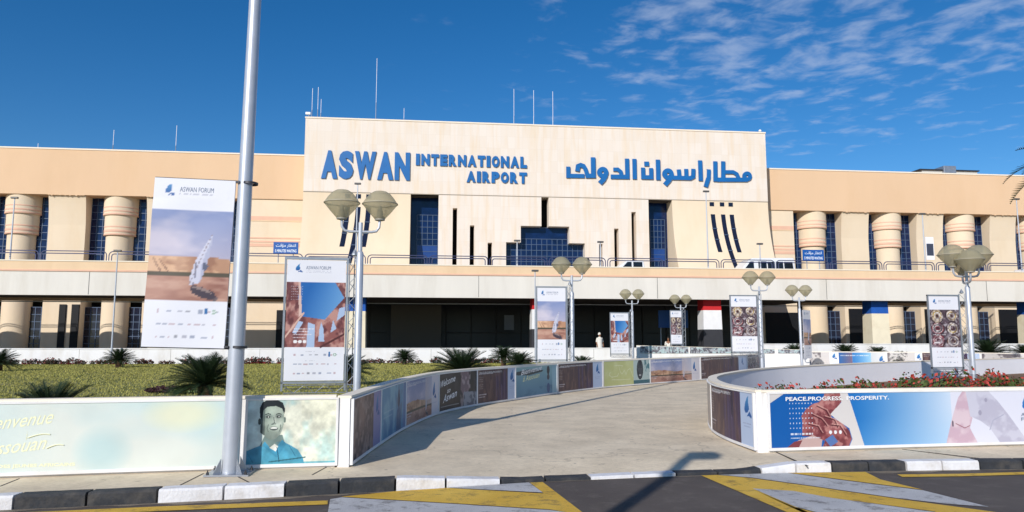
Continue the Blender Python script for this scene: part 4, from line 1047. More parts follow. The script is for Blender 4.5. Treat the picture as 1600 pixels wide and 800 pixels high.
for body, pxa, pxb, v, h_, mt, sh in (('Bienvenue', -24, 84, .6, .16, m_txt_yellow, .4), ('à', 34, 44, .47, .1, m_txt_yellow, .3), ('Assouan', -18, 76, .24, .16, m_txt_yellow, .4)):
    xa = LF.px(0) - (0 - pxa) / 1155 * 9.9; xb = LF.px(max(pxb, 1)); o, d = local(LF, max(.1, xa), v, ZTF, .04)
    on_line(text_obj('lettering', body, mt, t, o, Vector(d) + Vector((0, 0, .11)), width=xb - xa, height=h_, shear=sh, offset=.0), LF, max(.1, xa), o, d)
for pa, pb, v in ((45, 80, .5), (76, 102, .34)):
    mb = MB(); pts = []
    for k in range(9):
        s = LF.px(pa) + (LF.px(pb) - LF.px(pa)) * k / 8; o, d = local(LF, s, v + .05 * math.sin(k / 8 * 2.2), ZTF, .042); pts.append(o)
    mb.tube(pts, .006, 5); mb.build('lettering', m_txt_yellow, t)
xa = LF.px(0) - 78 / 1155 * 9.9; o, d = local(LF, xa, .06, ZTF, .04); on_line(text_obj('lettering', 'FORUM MONDIAL DES JEUNES AFRICAINS', m_txt_yellow, t, o, d, width=LF.px(122) - xa, height=.05, offset=.03), LF, xa, o, d)

t = thing('printed_board', 'printed portrait of a smiling young man in a teal shirt, beside the tall silver pole', 'printed board')
sA, sB = LF.px(382), LF.px(528); A = (sB - sA) / .86; cv = Cv(A, 170, (232, 232, 212)); k = A / 1.45
cv.hgrad(0, A * .35, 0, 1, (196, 218, 218), (232, 232, 212)); cv.patches(2.4, .56, .7, (156, 206, 208), .5, None, 5, 1.4); cv.patches(1.4, .5, .7, (240, 236, 206), .5, cv.u > A * .6, 9)
X = lambda p: (p - 382) / 146 * A; Y = lambda q: 1 - (q - 625) / (726 - 625)
P = lambda L: [(X(a), Y(b)) for a, b in L]
cv.poly(P([(366, 730), (370, 712), (384, 704), (400, 698), (412, 694), (440, 690), (452, 696), (466, 704), (474, 716), (478, 730)]), (84, 164, 190))
cv.poly(P([(404, 697), (412, 680), (440, 680), (444, 692), (430, 702)]), (120, 140, 134))
cv.poly(P([(412, 690), (424, 704), (430, 700), (440, 688), (447, 694), (432, 716), (420, 706), (408, 696)]), (70, 150, 180))
cv.poly(P([(420, 700), (428, 694), (434, 698), (430, 706)]), (226, 226, 214))
face = [(405, 640), (404, 658), (406, 672), (412, 682), (420, 688), (428, 687), (436, 680), (441, 668), (442, 654), (440, 638), (430, 630), (414, 630)]
cv.poly(P(face), (146, 160, 146)); fm_ = inside(P(face), cv.u, cv.v); cv.mix(fm_ * np.clip((cv.u - X(413)) / (X(440) - X(413)), 0, 1) * np.clip(1 - (cv.u - X(434)) / (X(444) - X(434)), 0, 1) * .75, (206, 216, 198)); cv.mix(fm_ * np.clip((Y(668) - cv.v) / (Y(668) - Y(688)), 0, 1) * .5, (96, 108, 104)); cv.poly(P([(404, 642), (404, 676), (411, 681), (411, 640)]), (84, 96, 92)); cv.mix(fm_ * np.exp(-((cv.u - X(424)) / .1) ** 2 - ((cv.v - Y(641)) / .06) ** 2) * .6, (196, 208, 190)); cv.mix(fm_ * np.exp(-((cv.u - X(434)) / .07) ** 2 - ((cv.v - Y(662)) / .05) ** 2) * .7, (214, 222, 206)); cv.mix(fm_ * np.exp(-((cv.u - X(416)) / .07) ** 2 - ((cv.v - Y(662)) / .05) ** 2) * .5, (186, 198, 182)); [cv.mix(fm_ * np.exp(-((cv.u - X(e_)) / .05) ** 2 - ((cv.v - Y(651)) / .03) ** 2) * .75, (70, 80, 80)) for e_ in (416, 433)]; cv.mix(fm_ * np.exp(-((cv.u - X(426.5)) / .022) ** 2 - ((cv.v - Y(657)) / .06) ** 2) * .7, (220, 226, 212))
cv.poly(P([(403, 652), (402, 638), (406, 629), (416, 624), (430, 625), (439, 630), (443, 640), (442, 648), (438, 639), (428, 635), (414, 636), (408, 642), (406, 656)]), (34, 40, 44))
cv.ell(X(402.5), Y(659), .022, .05, (70, 80, 76)); cv.ell(X(443), Y(657), .016, .045, (110, 124, 114))
for ex in (416, 433): cv.ell(X(ex), Y(652), .03, .015, (40, 44, 44)); cv.line([(X(ex - 4), Y(648)), (X(ex), Y(646.5)), (X(ex + 4), Y(648))], .012, (34, 38, 38)); cv.ell(X(ex + .4), Y(651.7), .008, .009, (220, 224, 214))
cv.line([(X(425), Y(653)), (X(426.5), Y(661)), (X(423), Y(663))], .014, (104, 116, 108)); cv.line([(X(422), Y(663.5)), (X(429), Y(663))], .012, (84, 94, 90))
cv.ell(X(426), Y(670), .062, .03, (70, 74, 74)); cv.ell(X(426), Y(669.4), .052, .016, (220, 222, 212)); cv.line([(X(417), Y(664)), (X(415), Y(670)), (X(417), Y(675))], .01, (96, 106, 100)); cv.line([(X(436), Y(664)), (X(437), Y(670)), (X(434), Y(676))], .01, (96, 106, 100))
cv.line([(X(432), Y(700)), (X(436), Y(722))], .012, (30, 80, 104)); cv.line([(X(452), Y(698)), (X(462), Y(714))], .01, (50, 120, 150)); cv.line([(X(384), Y(706)), (X(394), Y(722))], .01, (50, 120, 150)); cv.line([(X(420), Y(722)), (X(478), Y(716))], .02, (46, 96, 104), .8)
cv.rect(0, A, 0, .03, (96, 176, 190), .8); cv.patches(5, .45, .65, (60, 134, 168), .5, inside(P([(366, 730), (370, 712), (384, 704), (400, 698), (412, 694), (440, 690), (452, 696), (466, 704), (474, 716), (478, 730)]), cv.u, cv.v), 7, .6); cv.grain(9, .2)
curve_print('print', LF, sA + .02, sB - .02, .16, 1, cv, t, ztop=ZTF)
mb = MB(); strip(mb, LF, sA, sB, .125, .165, .004, .045); strip(mb, LF, sA, sB, .965, .99, .004, .045); strip(mb, LF, sA, sA + .03, .166, .964, .004, .045, 1); strip(mb, LF, sB - .03, sB, .166, .964, .004, .045, 1); mb.build('frame', m_white, t)

# ---- hands board at the right
t = thing('printed_board', 'long blue printed board of clasped hands reading PEACE.PROGRESS.PROSPERITY along the right pavement', 'printed board')
sA, sB = RF.px(1198), RF.len - .05; A = (sB - sA) / .86; cv = Cv(A, 150, (226, 230, 240)); kx = (RF.px(1590) - sA) / (1590 - 1198) / .86
X = lambda p: (p - 1198) * kx; Y = lambda q: 1 - (q - 612) / (702 - 612); P = lambda L: [(X(a), Y(b)) for a, b in L]
cv.rect(0, A, 0, 1, (20, 96, 172)); cv.hgrad(X(1318), X(1480), 0, 1, (26, 112, 190), (206, 222, 240)); cv.mix((cv.u > X(1318)) * np.clip((.55 - cv.v) * .5 + (cv.u - X(1360)) / X(1480) * .3, 0, .4), (150, 196, 232))
cv.rect(X(1480), A, 0, 1, (226, 226, 238)); cv.rect(0, X(1200) + .5, 0, 1, (14, 84, 160), .25)
cv.patches(2, .5, .7, (12, 80, 156), .6, cv.u < X(1270), 4)
cv.poly(P([(1200, 628), (1222, 612), (1198, 608)]), (216, 210, 206))
hand = P([(1283, 610), (1306, 610), (1309, 625), (1296, 645), (1290, 652), (1306, 662), (1318, 676), (1321, 690), (1316, 702), (1276, 702), (1280, 692), (1262, 684), (1246, 683), (1247, 660), (1246, 650), (1254, 638), (1264, 630), (1272, 628), (1280, 622)])
cv.poly(hand, (160, 92, 92)); hm = inside(hand, cv.u, cv.v); cv.patches(6, .42, .62, (112, 52, 58), .85, hm, 5); cv.patches(9, .55, .68, (206, 150, 142), .7, hm, 8)
cv.poly(P([(1306, 610), (1318, 612), (1340, 702), (1317, 702), (1322, 690), (1318, 672), (1300, 658), (1290, 648), (1308, 628)]), (222, 216, 212))
for q in ([(1270, 634), (1284, 642), (1290, 656)], [(1262, 648), (1276, 656), (1284, 668)], [(1280, 652), (1296, 658), (1300, 670)], [(1256, 664), (1270, 668), (1276, 680)], [(1290, 666), (1304, 668), (1312, 684)]):
    cv.line(P(q), .018, (74, 30, 38), .9); cv.line([(x + .02, y + .02) for x, y in P(q)], .012, (222, 176, 164), .8)
cv.poly(P([(1226, 702), (1240, 690), (1262, 682), (1276, 690), (1274, 702)]), (200, 170, 164)); cv.poly(P([(1222, 702), (1234, 692), (1246, 690), (1240, 702)]), (130, 64, 70)); cv.poly(P([(1280, 690), (1292, 682), (1300, 694), (1288, 702)]), (90, 120, 176))
arm1 = P([(1468, 704), (1480, 660), (1492, 624), (1500, 612), (1520, 612), (1514, 630), (1513, 660), (1508, 676), (1520, 704)]); cv.poly(arm1, (206, 176, 190)); cv.patches(4, .45, .62, (226, 206, 212), .8, inside(arm1, cv.u, cv.v), 3)
arm2 = P([(1505, 612), (1540, 610), (1556, 630), (1572, 654), (1602, 704), (1556, 704), (1540, 676), (1526, 664), (1510, 656)]); cv.poly(arm2, (206, 204, 218)); cv.patches(5, .45, .62, (182, 178, 196), .7, inside(arm2, cv.u, cv.v), 6)
cv.line(P([(1540, 680), (1546, 664), (1564, 654)]), .02, (176, 176, 196)); cv.line(P([(1486, 668), (1500, 676), (1508, 672)]), .014, (150, 90, 100)); cv.ell(X(1481), Y(668), .02, .06, (110, 96, 110)); cv.ell(X(1526), Y(650), .035, .05, (150, 146, 166), .7); cv.ell(X(1537), Y(628), .03, .04, (150, 146, 166), .7)
for r_ in range(6):
    for c_ in range(8): cv.ell(X(1229 + c_ * 4.7), Y(629 + r_ * 8.2), .009, .012, (226, 232, 244), .95)
cv.words(X(1229), Y(681), .42, .035, (232, 234, 240), 2, .9); cv.words(X(1229), Y(687), .55, .02, (226, 230, 240), 3, .85)
for j in range(3): cv.ell(X(1289 + 7.5 * j), Y(678), .028, .035, (240, 240, 244))
leaf(cv, X(1599), Y(655), .5, (30, 110, 190), (90, 180, 230))
curve_print('print', RF, sA + .02, sB - .02, .16, 1, cv, t, ztop=zr)
mb = MB(); strip(mb, RF, sA, sB, .125, .165, .004, .045); strip(mb, RF, sA, sB, .945, .97, .004, .045); strip(mb, RF, sA, sA + .035, .166, .944, .004, .045, 1); mb.build('frame', m_white, t)
for body, a, b in (('PEACE.PROGRESS.', 1226, 1316), ('PROSPERITY.', 1322, 1388)):
    sa, sb = RF.px(a), RF.px(b); o, d = local(RF, sa, .86, zr, .042); text_obj('lettering', body, m_txt_white, t, o, d, width=sb - sa, height=.058, offset=.02)
for body, v in (('ASWAN', .5), ('FORUM', .41)):
    o, d = local(RF, RF.px(1592), v, zr, .042); text_obj('lettering', body, m_txt_grey, t, o, d, width=.42, height=.05)
# ================================================================= BANNERS, LAMPS, POLE
PRINTS = {}
def banner_meshes(kind, rows):
    """a 1.1 x 2.4 m printed sheet standing at the origin, facing -y"""
    if kind not in PRINTS:
        cv = banner_cv(kind, rows)
        def f(S, V): return np.stack([(S - .5) * 1.1, -.02 - .012 * np.sin(S * 5 + V * 2) * np.sin(V * 9) * np.clip((.88 - V) * 8, 0, 1) , V * 2.4], 1)
        o = make_print('print', cv, f, m_print, None); tx = text_obj('lettering', 'ASWAN FORUM', m_txt_grey, None, (-.2, -.0185, 2.21), width=.46, height=.07)
        PRINTS[kind] = (o.data, tx.data); bpy.data.objects.remove(o); bpy.data.objects.remove(tx)
    return PRINTS[kind]
def truss_box(mb, x0, x1, y, z0, z1, vertical=True, pitch=.2, r=.011, d=.14):
    """ladder truss: two or three chords and zigzag bars"""
    if vertical:
        for x, yy in ((x0, y), (x1, y), ((x0 + x1) / 2, y + d)): mb.tube([(x, yy, z0), (x, yy, z1)], r, 6)
        z = z0; s = 0
        while z + pitch <= z1 + .01:
            a, b = (x0, x1) if s % 2 else (x1, x0); mb.tube([(a, y, z), (b, y, z + pitch)], r * .6, 5); mb.tube([(b, y, z), ((x0 + x1) / 2, y + d, z + pitch)], r * .6, 5); z += pitch; s += 1
    else:
        for z, yy in ((z0, y), (z1, y), ((z0 + z1) / 2, y + d)): mb.tube([(x0, yy, z), (x1, yy, z)], r, 6)
        x = x0; s = 0
        while x + pitch <= x1 + .01:
            a, b = (z0, z1) if s % 2 else (z1, z0); mb.tube([(x, y, a), (x + pitch, y, b)], r * .6, 5); x += pitch; s += 1
def banner(kind, label, x, y, z, rz, W_=1.1, H_=2.4, truss=True, rows=120, group=None):
    t = thing('banner', label, 'banner', (x, y, z), rz, group); a, b = banner_meshes(kind, rows)
    o = bpy.data.objects.new('print', a); COL.objects.link(o); o.parent = t; o.scale = (W_ / 1.1, 1, H_ / 2.4)
    o = bpy.data.objects.new('lettering', b); COL.objects.link(o); o.parent = t; o.scale = (W_ / 1.1, 1, H_ / 2.4)
    mb = MB(); mb.box(-W_ / 2, W_ / 2, -.002, .006, 0, H_); mb.build('backing', m_lilac, t)
    if truss:
        mb = MB(); e = .03
        for xx in (-W_ / 2 - e, W_ / 2 + e): mb.box(xx - .02, xx + .02, -.03, .02, -.2, H_ + .05)
        mb.box(-W_ / 2 - .05, W_ / 2 + .05, -.035, .025, H_ + .01, H_ + .06); mb.box(-W_ / 2 - .05, W_ / 2 + .05, -.03, .02, -.06, -.015); mb.build('frame', m_truss, t)
        mb = MB(); truss_box(mb, W_ / 2 + .07, W_ / 2 + .26, 0, -.25, H_ + .1); mb.lathe([(.02, 0), (.06, .02), (.06, .05), (.0, .16)], W_ / 2 + .16, 0, H_ + .1, n=8)
        truss_box(mb, -W_ / 2, W_ / 2 + .2, 0, -.24, -.09, False); mb.build('truss', m_truss, t)
    return t

def lamp_parts():
    """one double-globe lamp, 4.9 m to the top of its globes, base at the origin"""
    t = thing('street_lamp', '', 'street lamp')
    mb = MB(); mb.lathe([(.075, 0), (.075, 3.4), (.055, 3.45), (.045, 3.46), (.045, 4.05)], n=20); mb.build('pole', m_galv2, t, smooth=True)
    mb = MB(); mb.lathe([(.17, 0), (.17, .02), (.08, .021), (.08, .25)], n=20); mb.build('base_plate', m_galv, t, smooth=True)
    for s in (-1, 1):
        mb = MB(); pts = [(s * .03, 0, 3.86), (s * .22, 0, 3.86), (s * .32, 0, 3.88), (s * .375, 0, 3.96), (s * .385, 0, 4.12)]; mb.tube(pts, .028, 10); mb.build('arm', m_galv2, t, smooth=True)
        mb = MB(); mb.lathe([(.1, 4.13), (.13, 4.165), (.25, 4.3), (.345, 4.42), (.36, 4.45), (.345, 4.48), (.29, 4.565), (.21, 4.66), (.13, 4.71), (.06, 4.725), (.01, 4.73)], s * .385, 0, 0, n=32, cap=False); g = mb.build('globe', m_globe, t, smooth=True)
        mb = MB(); mb.lathe([(.354, 4.438), (.37, 4.442), (.37, 4.458), (.354, 4.462)], s * .385, 0, 0, n=32, cap=False); mb.build('rim', mat('globe_rim', srgb(170, 162, 140), .5), g, smooth=True)
        mb = MB(); mb.lathe([(.07, 4.1), (.105, 4.11), (.105, 4.18), (.06, 4.19), (.06, 4.3), (.045, 4.32), (.045, 4.4), (.01, 4.42)], s * .385, 0, 0, n=16); mb.build('lamp_socket', m_bulb, g, smooth=True)
    return t
lamp0 = lamp_parts(); first = [True]
def lamp(label, x, y, rz=0, z=.1, sc=1.0, turn=0):
    o = lamp0 if first[0] else copy_tree(lamp0); first[0] = False
    o.location = (x, y, z); o.rotation_euler = (0, 0, rz); o.scale = (sc, sc, sc); o['label'] = label; o['group'] = 'double globe lamps in front of the terminal'
    return o
def on_ground(px, Y): return WX(px, 500, Y)
L = [('near silver lamp with two large globes standing behind the left curved wall', 560, 15.3, .08, 1.0),
     ('double globe lamp beside the river banner, behind the lime and brown boards', 894, 25.8, 0, .98),
     ('small double globe lamp beside the small blue sky banner', 988, 42.5, 0, 1.0),
     ('small double globe lamp in front of the blue sign under the road', 1064, 47.0, 0, 1.0),
     ('double globe lamp beside the baskets banner behind the island wall', 1188, 31.0, 0, 1.0),
     ('double globe lamp with a narrow banner turned side on', 1250, 38.3, 0, 1.0)]
for lab, px, Y, rz, sc in L: lamp(lab, on_ground(px, Y), Y, rz, sc=sc)
# four-globe lamp: one pair across, one pair turned
r5 = lamp('four globe lamp standing in the flower bed at the right', on_ground(1515, 23), 23, 0, z=.34); r5.scale = (1.25, 1.25, 1.25)
for c in r5.children:
    if c.name.startswith('pole'): c.scale = (.85, .85, .753)
    elif not c.name.startswith('base'): c.location = (0, 0, -1.0); 
x5_ = [c for c in r5.children if c.name.startswith(('arm', 'globe'))]
for c in x5_:
    d = copy_tree(c, r5); d.rotation_euler = (0, 0, R(66)); d.location = (0, 0, -1.17)
    for g_ in d.children: pass

banner('columns', 'banner of ruined columns round a blue sky, hung on the near left lamp', WX(494, 500, 15.3), 15.2, W(0, 600, 15.2)[1] + .03, .1, 1.15, 2.4, rows=240)
banner('boat', 'truss framed river boat banner on the lamp behind the brown board', WX(861, 500, 25.8), 25.7, W(861, 561, 25.7)[1], 0, 1.0, 2.48)
banner('columns', 'small blue sky banner beside the middle small lamp', WX(967, 500, 42.5), 42.4, W(967, 552, 42.4)[1], 0, 1.05, 2.32)
banner('baskets', 'small dark baskets banner in front of the blue sign under the road', WX(1053, 500, 47), 46.6, W(1053, 537, 46.6)[1], 0, .72, 2.1)
banner('baskets', 'baskets banner on the lamp behind the island wall', WX(1161, 500, 31), 30.9, W(1161, 549, 30.9)[1], 0, 1.15, 2.38)
banner('boat', 'narrow banner turned almost side on beside the far right small lamp', on_ground(1250, 38.3) + .32, 38.2, W(1257, 560, 38.2)[1], .74, 1.1, 2.6, truss=False)
banner('baskets', 'large baskets banner in a truss frame above the right flower bed', WX(1472, 500, 22.3), 22.2, W(1472, 573, 22.2)[1], 0, 1.02, 2.25, rows=160)

# big pole at the left with its banner
t = thing('flag_pole', 'tall tapered silver pole on a bolted plate at the left pavement', 'pole', (-2.36, 9.62, .1)); t.rotation_euler = (0, R(.6), 0)
mb = MB(); mb.lathe([(.104, 0), (.09, 3), (.076, 6.2), (.058, 12), (.05, 12.02)], n=36); mb.build('pole_shaft', m_galv2, t, smooth=True)
mb = MB(); mb.box(-.26, .26, -.2, .2, .004, .022); bp = mb.build('base_plate', m_galv, t)
for k in range(4):
    a = R(45 + 90 * k); mb = MB(); mb.add([(.13 * math.cos(a), .13 * math.sin(a), .022), (.24 * math.cos(a), .2 * math.sin(a), .022), (.13 * math.cos(a), .13 * math.sin(a), .2), (.13 * math.cos(a) + .008, .13 * math.sin(a) - .008, .022), (.24 * math.cos(a) + .008, .2 * math.sin(a) - .008, .022), (.13 * math.cos(a) + .008, .13 * math.sin(a) - .008, .2)], [(0, 1, 2), (5, 4, 3), (0, 3, 4, 1), (1, 4, 5, 2), (2, 5, 3, 0)]); mb.build('gusset', m_galv, t)
for sx in (-1, 1):
    for sy in (-1, 1): mb = MB(); mb.lathe([(.018, .022), (.018, .05), (.008, .051), (.008, .075)], sx * .22, sy * .16, 0, n=6); mb.build('bolt', m_clamp, t)
zb_ = W(290, 543, 9.55)[1]; zt_ = W(300, 280, 9.55)[1]
xL, xR = WX(216, 540, 9.55), WX(346, 540, 9.55); bw = xR - xL
t = banner('boat', 'large river boat banner clamped to the tall silver pole', (xL + xR) / 2 + .035, 9.56, zb_, 0, bw, zt_ - zb_, truss=False, rows=300)
t.rotation_euler = (0, R(1.4), 0)
mb = MB(); hb = zt_ - zb_
for z in (0.0, hb): mb.tube([(-bw / 2, 0, z), (bw / 2 + .05, 0, z)], .012, 8)
mb.build('hanging_rod', m_clamp, t)
for z in (0.02, hb - .01):
    mb = MB(); mb.lathe([(.094, -.016), (.1, -.014), (.1, .014), (.094, .016)], bw / 2 + .16, .05, z, n=28, cap=False); mb.box(bw / 2 + .0, bw / 2 + .05, -.03, .02, z - .012, z + .012); mb.build('clamp', m_clamp, t, smooth=True)

# street lamp behind the viewer on the near side: its long shadow lies across the crossing
tip = G(1072, 714, .1); hl = 6.9; L_ = (hl - .1) / math.tan(SUN_EL); bxp, byp = tip[0] - L_ * math.sin(SUN_AZ), tip[1] - L_ * math.cos(SUN_AZ)
t = thing('street_light', 'road light behind the crossing whose shadow lies on the path', 'street light', (bxp, byp, 0))
mb = MB(); mb.lathe([(.1, 0), (.095, 3.5), (.09, hl)], n=20); mb.build('pole', m_galv2, t, smooth=True)
mb = MB(); mb.tube([(0, 0, hl - .05), (.1, .02, hl + .02), (.3, .04, hl + .06)], .06, 10); mb.build('arm', m_galv2, t, smooth=True)
mb = MB(); mb.box(-.02, .42, -.14, .16, hl + .0, hl + .2); mb.build('lamp_head', m_galv2, t, bevel=.04)

# ================================================================= SIGNS ON THE TERMINAL
sg = thing('airport_sign', 'large raised blue letters reading ASWAN INTERNATIONAL AIRPORT on the white stone', 'sign')
def letters(word, pxa, pxb, ytop_a, ybot_a, heavy):
    """each letter fitted to its share of the measured width"""
    xa, xb = WX(pxa, ytop_a, YC), WX(pxb, ytop_a, YC); z1, z0 = W(pxa, ytop_a, YC)[1], W(pxa, ybot_a, YC)[1]
    wt = {'I': .5, 'W': 1.5, 'A': 1.12, 'M': 1.3, 'N': 1.08, 'E': .92, 'L': .86, 'T': .98}; tot = sum(wt.get(c, 1) for c in word); g_ = (.06 if heavy < .07 else .13) * (xb - xa) / len(word) * 1.2; x = xa; sc = (xb - xa - g_ * (len(word) - 1)) / tot
    for c in word:
        w = wt.get(c, 1) * sc; o = text_obj('letter', c, m_signblue, sg, (x, YC - .02, z0), width=w if c != 'I' else w * .95, height=z1 - z0, extrude=.05, offset=heavy); x += w + g_
letters('ASWAN', 503, 641, 235, 279, .065)
letters('INTERNATIONAL', 650, 823, 240.5, 258.5, .072)
letters('AIRPORT', 729, 823, 267.5, 285, .072)
ar = thing('arabic_sign', 'large raised blue Arabic lettering naming the airport on the white stone', 'sign')
stroke_n = [0]
def zpt(x, y): q = W(870 + x / 5, 220 + y / 5, YC); return q
def stroke(pts, w, par, ring=None):
    """flat thick stroke with mitred corners, raised from the stone"""
    stroke_n[0] += 1; dy = .004 * (stroke_n[0] % 9); yf, yb = YC - .13 - dy, YC - .01
    P_ = [np.array(zpt(*p)) for p in pts]; hw = w / 5 * (YC / F_PX) / 2 * 1.02; n = len(P_); Lf, Rt = [], []
    for i in range(n):
        d0 = P_[i] - P_[i - 1] if i else P_[1] - P_[0]; d1 = P_[i + 1] - P_[i] if i < n - 1 else d0
        d0 = d0 / np.linalg.norm(d0); d1 = d1 / np.linalg.norm(d1); m_ = d0 + d1; m_ = m_ / np.linalg.norm(m_); nn = np.array([-m_[1], m_[0]]); k = hw / max(.5, abs(nn @ np.array([-d0[1], d0[0]])))
        Lf.append(P_[i] + nn * k); Rt.append(P_[i] - nn * k)
    mb = par
    for i in range(n - 1):
        q = [Lf[i], Rt[i], Rt[i + 1], Lf[i + 1]]
        mb.add([(a[0], yf, a[1]) for a in q] + [(a[0], yb, a[1]) for a in q], [(0, 1, 2, 3), (3, 2, 1, 0)][:1] + [(0, 4, 5, 1), (2, 6, 7, 3)] + ([(3, 7, 4, 0)] if i == 0 else []) + ([(1, 5, 6, 2)] if i == n - 2 else []))
    for i, e in ((0, P_[0]), (n - 1, P_[-1])):   # close the ends
        a, b = Lf[i], Rt[i]; mb.add([(a[0], yf, a[1]), (b[0], yf, b[1]), (b[0], yb, b[1]), (a[0], yb, a[1])], [(0, 1, 2, 3)])
def ringm(cx, cy, ro, ri, mb):
    stroke_n[0] += 1; dy = .004 * (stroke_n[0] % 9); yf, yb = YC - .13 - dy, YC - .01; n = 28; k = YC / F_PX / 5 * 1.02; c = np.array(zpt(cx, cy)); v = []
    for r_, yy in ((ro, yf), (ri, yf), (ro, yb), (ri, yb)):
        for j in range(n): t = 2 * math.pi * j / n; v.append((c[0] + r_ * k * math.cos(t), yy, c[1] + r_ * k * math.sin(t)))
    f = []
    for j in range(n):
        q = (j + 1) % n; f += [(j, q, n + q, n + j), (j, 2 * n + j, 2 * n + q, q), (n + j, n + q, 3 * n + q, 3 * n + j)]
    mb.add(v, f)
def letter(*items):
    mb = MB()
    for it in items:
        if it[0] == 'r': ringm(*it[1:], mb)
        else: stroke(it[1], it[0], mb)
    # faces may be wound either way: make the normals consistent
    o = mb.build('letter', m_signblue, ar); bm = bmesh.new(); bm.from_mesh(o.data); bmesh.ops.remove_doubles(bm, verts=bm.verts, dist=1e-5); bmesh.ops.recalc_face_normals(bm, faces=bm.faces); bm.to_mesh(o.data); bm.free()
letter(('r', 1484, 279, 40, 9), (34, [(1250, 306), (1488, 306)]), (33, [(1297, 163), (1297, 296)]), (30, [(1290, 246), (1372, 246), (1402, 262), (1418, 296)]), (33, [(1235, 163), (1237, 320)]))
letter((34, [(1183, 226), (1181, 292), (1160, 362)]))
letter((33, [(1116, 156), (1122, 314)]))
letter((32, [(1064, 222), (1062, 282)]), (32, [(1008, 222), (1010, 282)]), (32, [(950, 226), (956, 282)]), (34, [(890, 290), (1040, 294), (1072, 276)]), ('r', 866, 262, 47, 10), (38, [(890, 280), (872, 312), (842, 346)]))
letter((34, [(787, 150), (791, 308)]))
letter((32, [(671, 212), (673, 300)]), (32, [(734, 216), (736, 302)]), (32, [(660, 286), (750, 288)]), (36, [(682, 182), (718, 182)]))
letter((33, [(604, 144), (607, 302)]))
letter((33, [(546, 142), (550, 300)]), (34, [(420, 282), (560, 284)]), (30, [(440, 226), (474, 226), (498, 246), (504, 276)]))
letter(('r', 357, 250, 46, 10), (38, [(380, 270), (362, 304), (334, 334)]))
letter((36, [(281, 132), (284, 292)]), (34, [(292, 276), (236, 276), (222, 226), (206, 200), (184, 192), (164, 200), (158, 240)]), (32, [(88, 204), (88, 292)]), (32, [(76, 275), (214, 277)]))

def road_sign(label, pa, pb, yt, yb_, Y):
    xa, xb = WX(pa, 390, Y), WX(pb, 390, Y); z1, z0 = W(pa, yt, Y)[1], W(pa, yb_, Y)[1]
    t = thing('waiting_sign', label, 'road sign'); w = xb - xa; h = z1 - z0
    mb = MB(); mb.box(xa, xb, Y, Y + .05, z0, z1); mb.build('panel', m_road_sign, t, bevel=.01)
    text_obj('lettering', '5 MINUTES WAITING', m_signwhite, t, (xa + w * .07, Y, z0 + h * .16), width=w * .86, height=h * .24, offset=.02)
    text_obj('lettering', ' '.join(['\ufe96\ufed7\ufe86\ufee3', '\ufead\ufe8e\ufec8\ufe98\ufee7\ufe8d']), m_signwhite, t, (xa + w * .1, Y, z0 + h * .54), width=w * .8, height=h * .32, offset=.01)
    for x in (xa + w * .2, xb - w * .2): mb = MB(); mb.tube([(x, Y + .08, ZD), (x, Y + .08, z0 + h * .8)], .035, 8); mb.build('post', m_galv, t)
road_sign('blue waiting sign on the elevated road, above the near left banner', 427, 466, 378, 397, 51.2)
road_sign('blue waiting sign on the elevated road in front of a right wing column', 1254, 1287, 390, 408, 51.2)
t = thing('entrance_sign', 'blue sign panel in the shade under the road behind the small lamp', 'sign')
mb = MB(); xa, xb = WX(1029, 500, 56), WX(1075, 500, 56); mb.box(xa, xb, 56, 56.08, W(1050, 512, 56)[1], W(1050, 485, 56)[1]); mb.build('panel', m_road_sign, t)
for x in (xa + .2, xb - .2): mb = MB(); mb.tube([(x, 56.12, .1), (x, 56.12, 3.6)], .04, 8); mb.build('post', m_galv, t)

# slim floodlight posts
def flood(label, px, ytop, Y, zb, group='slim floodlight posts'):
    x, zt = W(px, ytop, Y); t = thing('floodlight_post', label, 'light post', (x, Y, zb), group=group)
    mb = MB(); mb.lathe([(.055, 0), (.035, zt - zb)], n=10); mb.build('pole', m_galv2, t, smooth=True)
    mb = MB(); mb.box(-.22, .22, -.1, .06, zt - zb - .02, zt - zb + .1); mb.build('lamp_head', mat('flood_housing', srgb(96, 94, 92), .5, metal=.4), t, bevel=.02); return t
flood('slim floodlight post on the elevated road at the far left', 23, 310, 50.6, 6.9)
flood('slim floodlight post on the elevated road behind the near lamp globes', 559, 288, 50.6, 6.9)
flood('short light post on the elevated road before the stepped window', 808, 377, 50.6, 6.9)
flood('short light post on the elevated road right of the standing man', 938, 379, 50.6, 6.9)
flood('slim floodlight post on the elevated road under the Arabic lettering', 1103, 300, 50.6, 6.9)
flood('short light post on the elevated road behind the white minibus', 1187, 382, 50.6, 6.9)
fl = flood('slim post with a small vertical banner on the right wing side', 1441, 335, 50.6, 6.9)
mb = MB(); mb.box(.12, .75, -.02, .02, .9, 2.6); pb_ = mb.build('small_banner', m_lilac, fl); mb = MB(); mb.box(.16, .7, -.03, -.022, 1.2, 2.1); mb.build('dark_print', mat('dark_print_block', srgb(60, 66, 84), .6), pb_)
flood('slim floodlight post on the elevated road at the far right', 1588, 312, 50.6, 6.9)
flood('tall slim floodlight post in front of the road by the big banner', 184, 393, 46.4, .4)
flood('slim post rising from the garden wall behind the river banner', 836, 424, 46.4, .4)

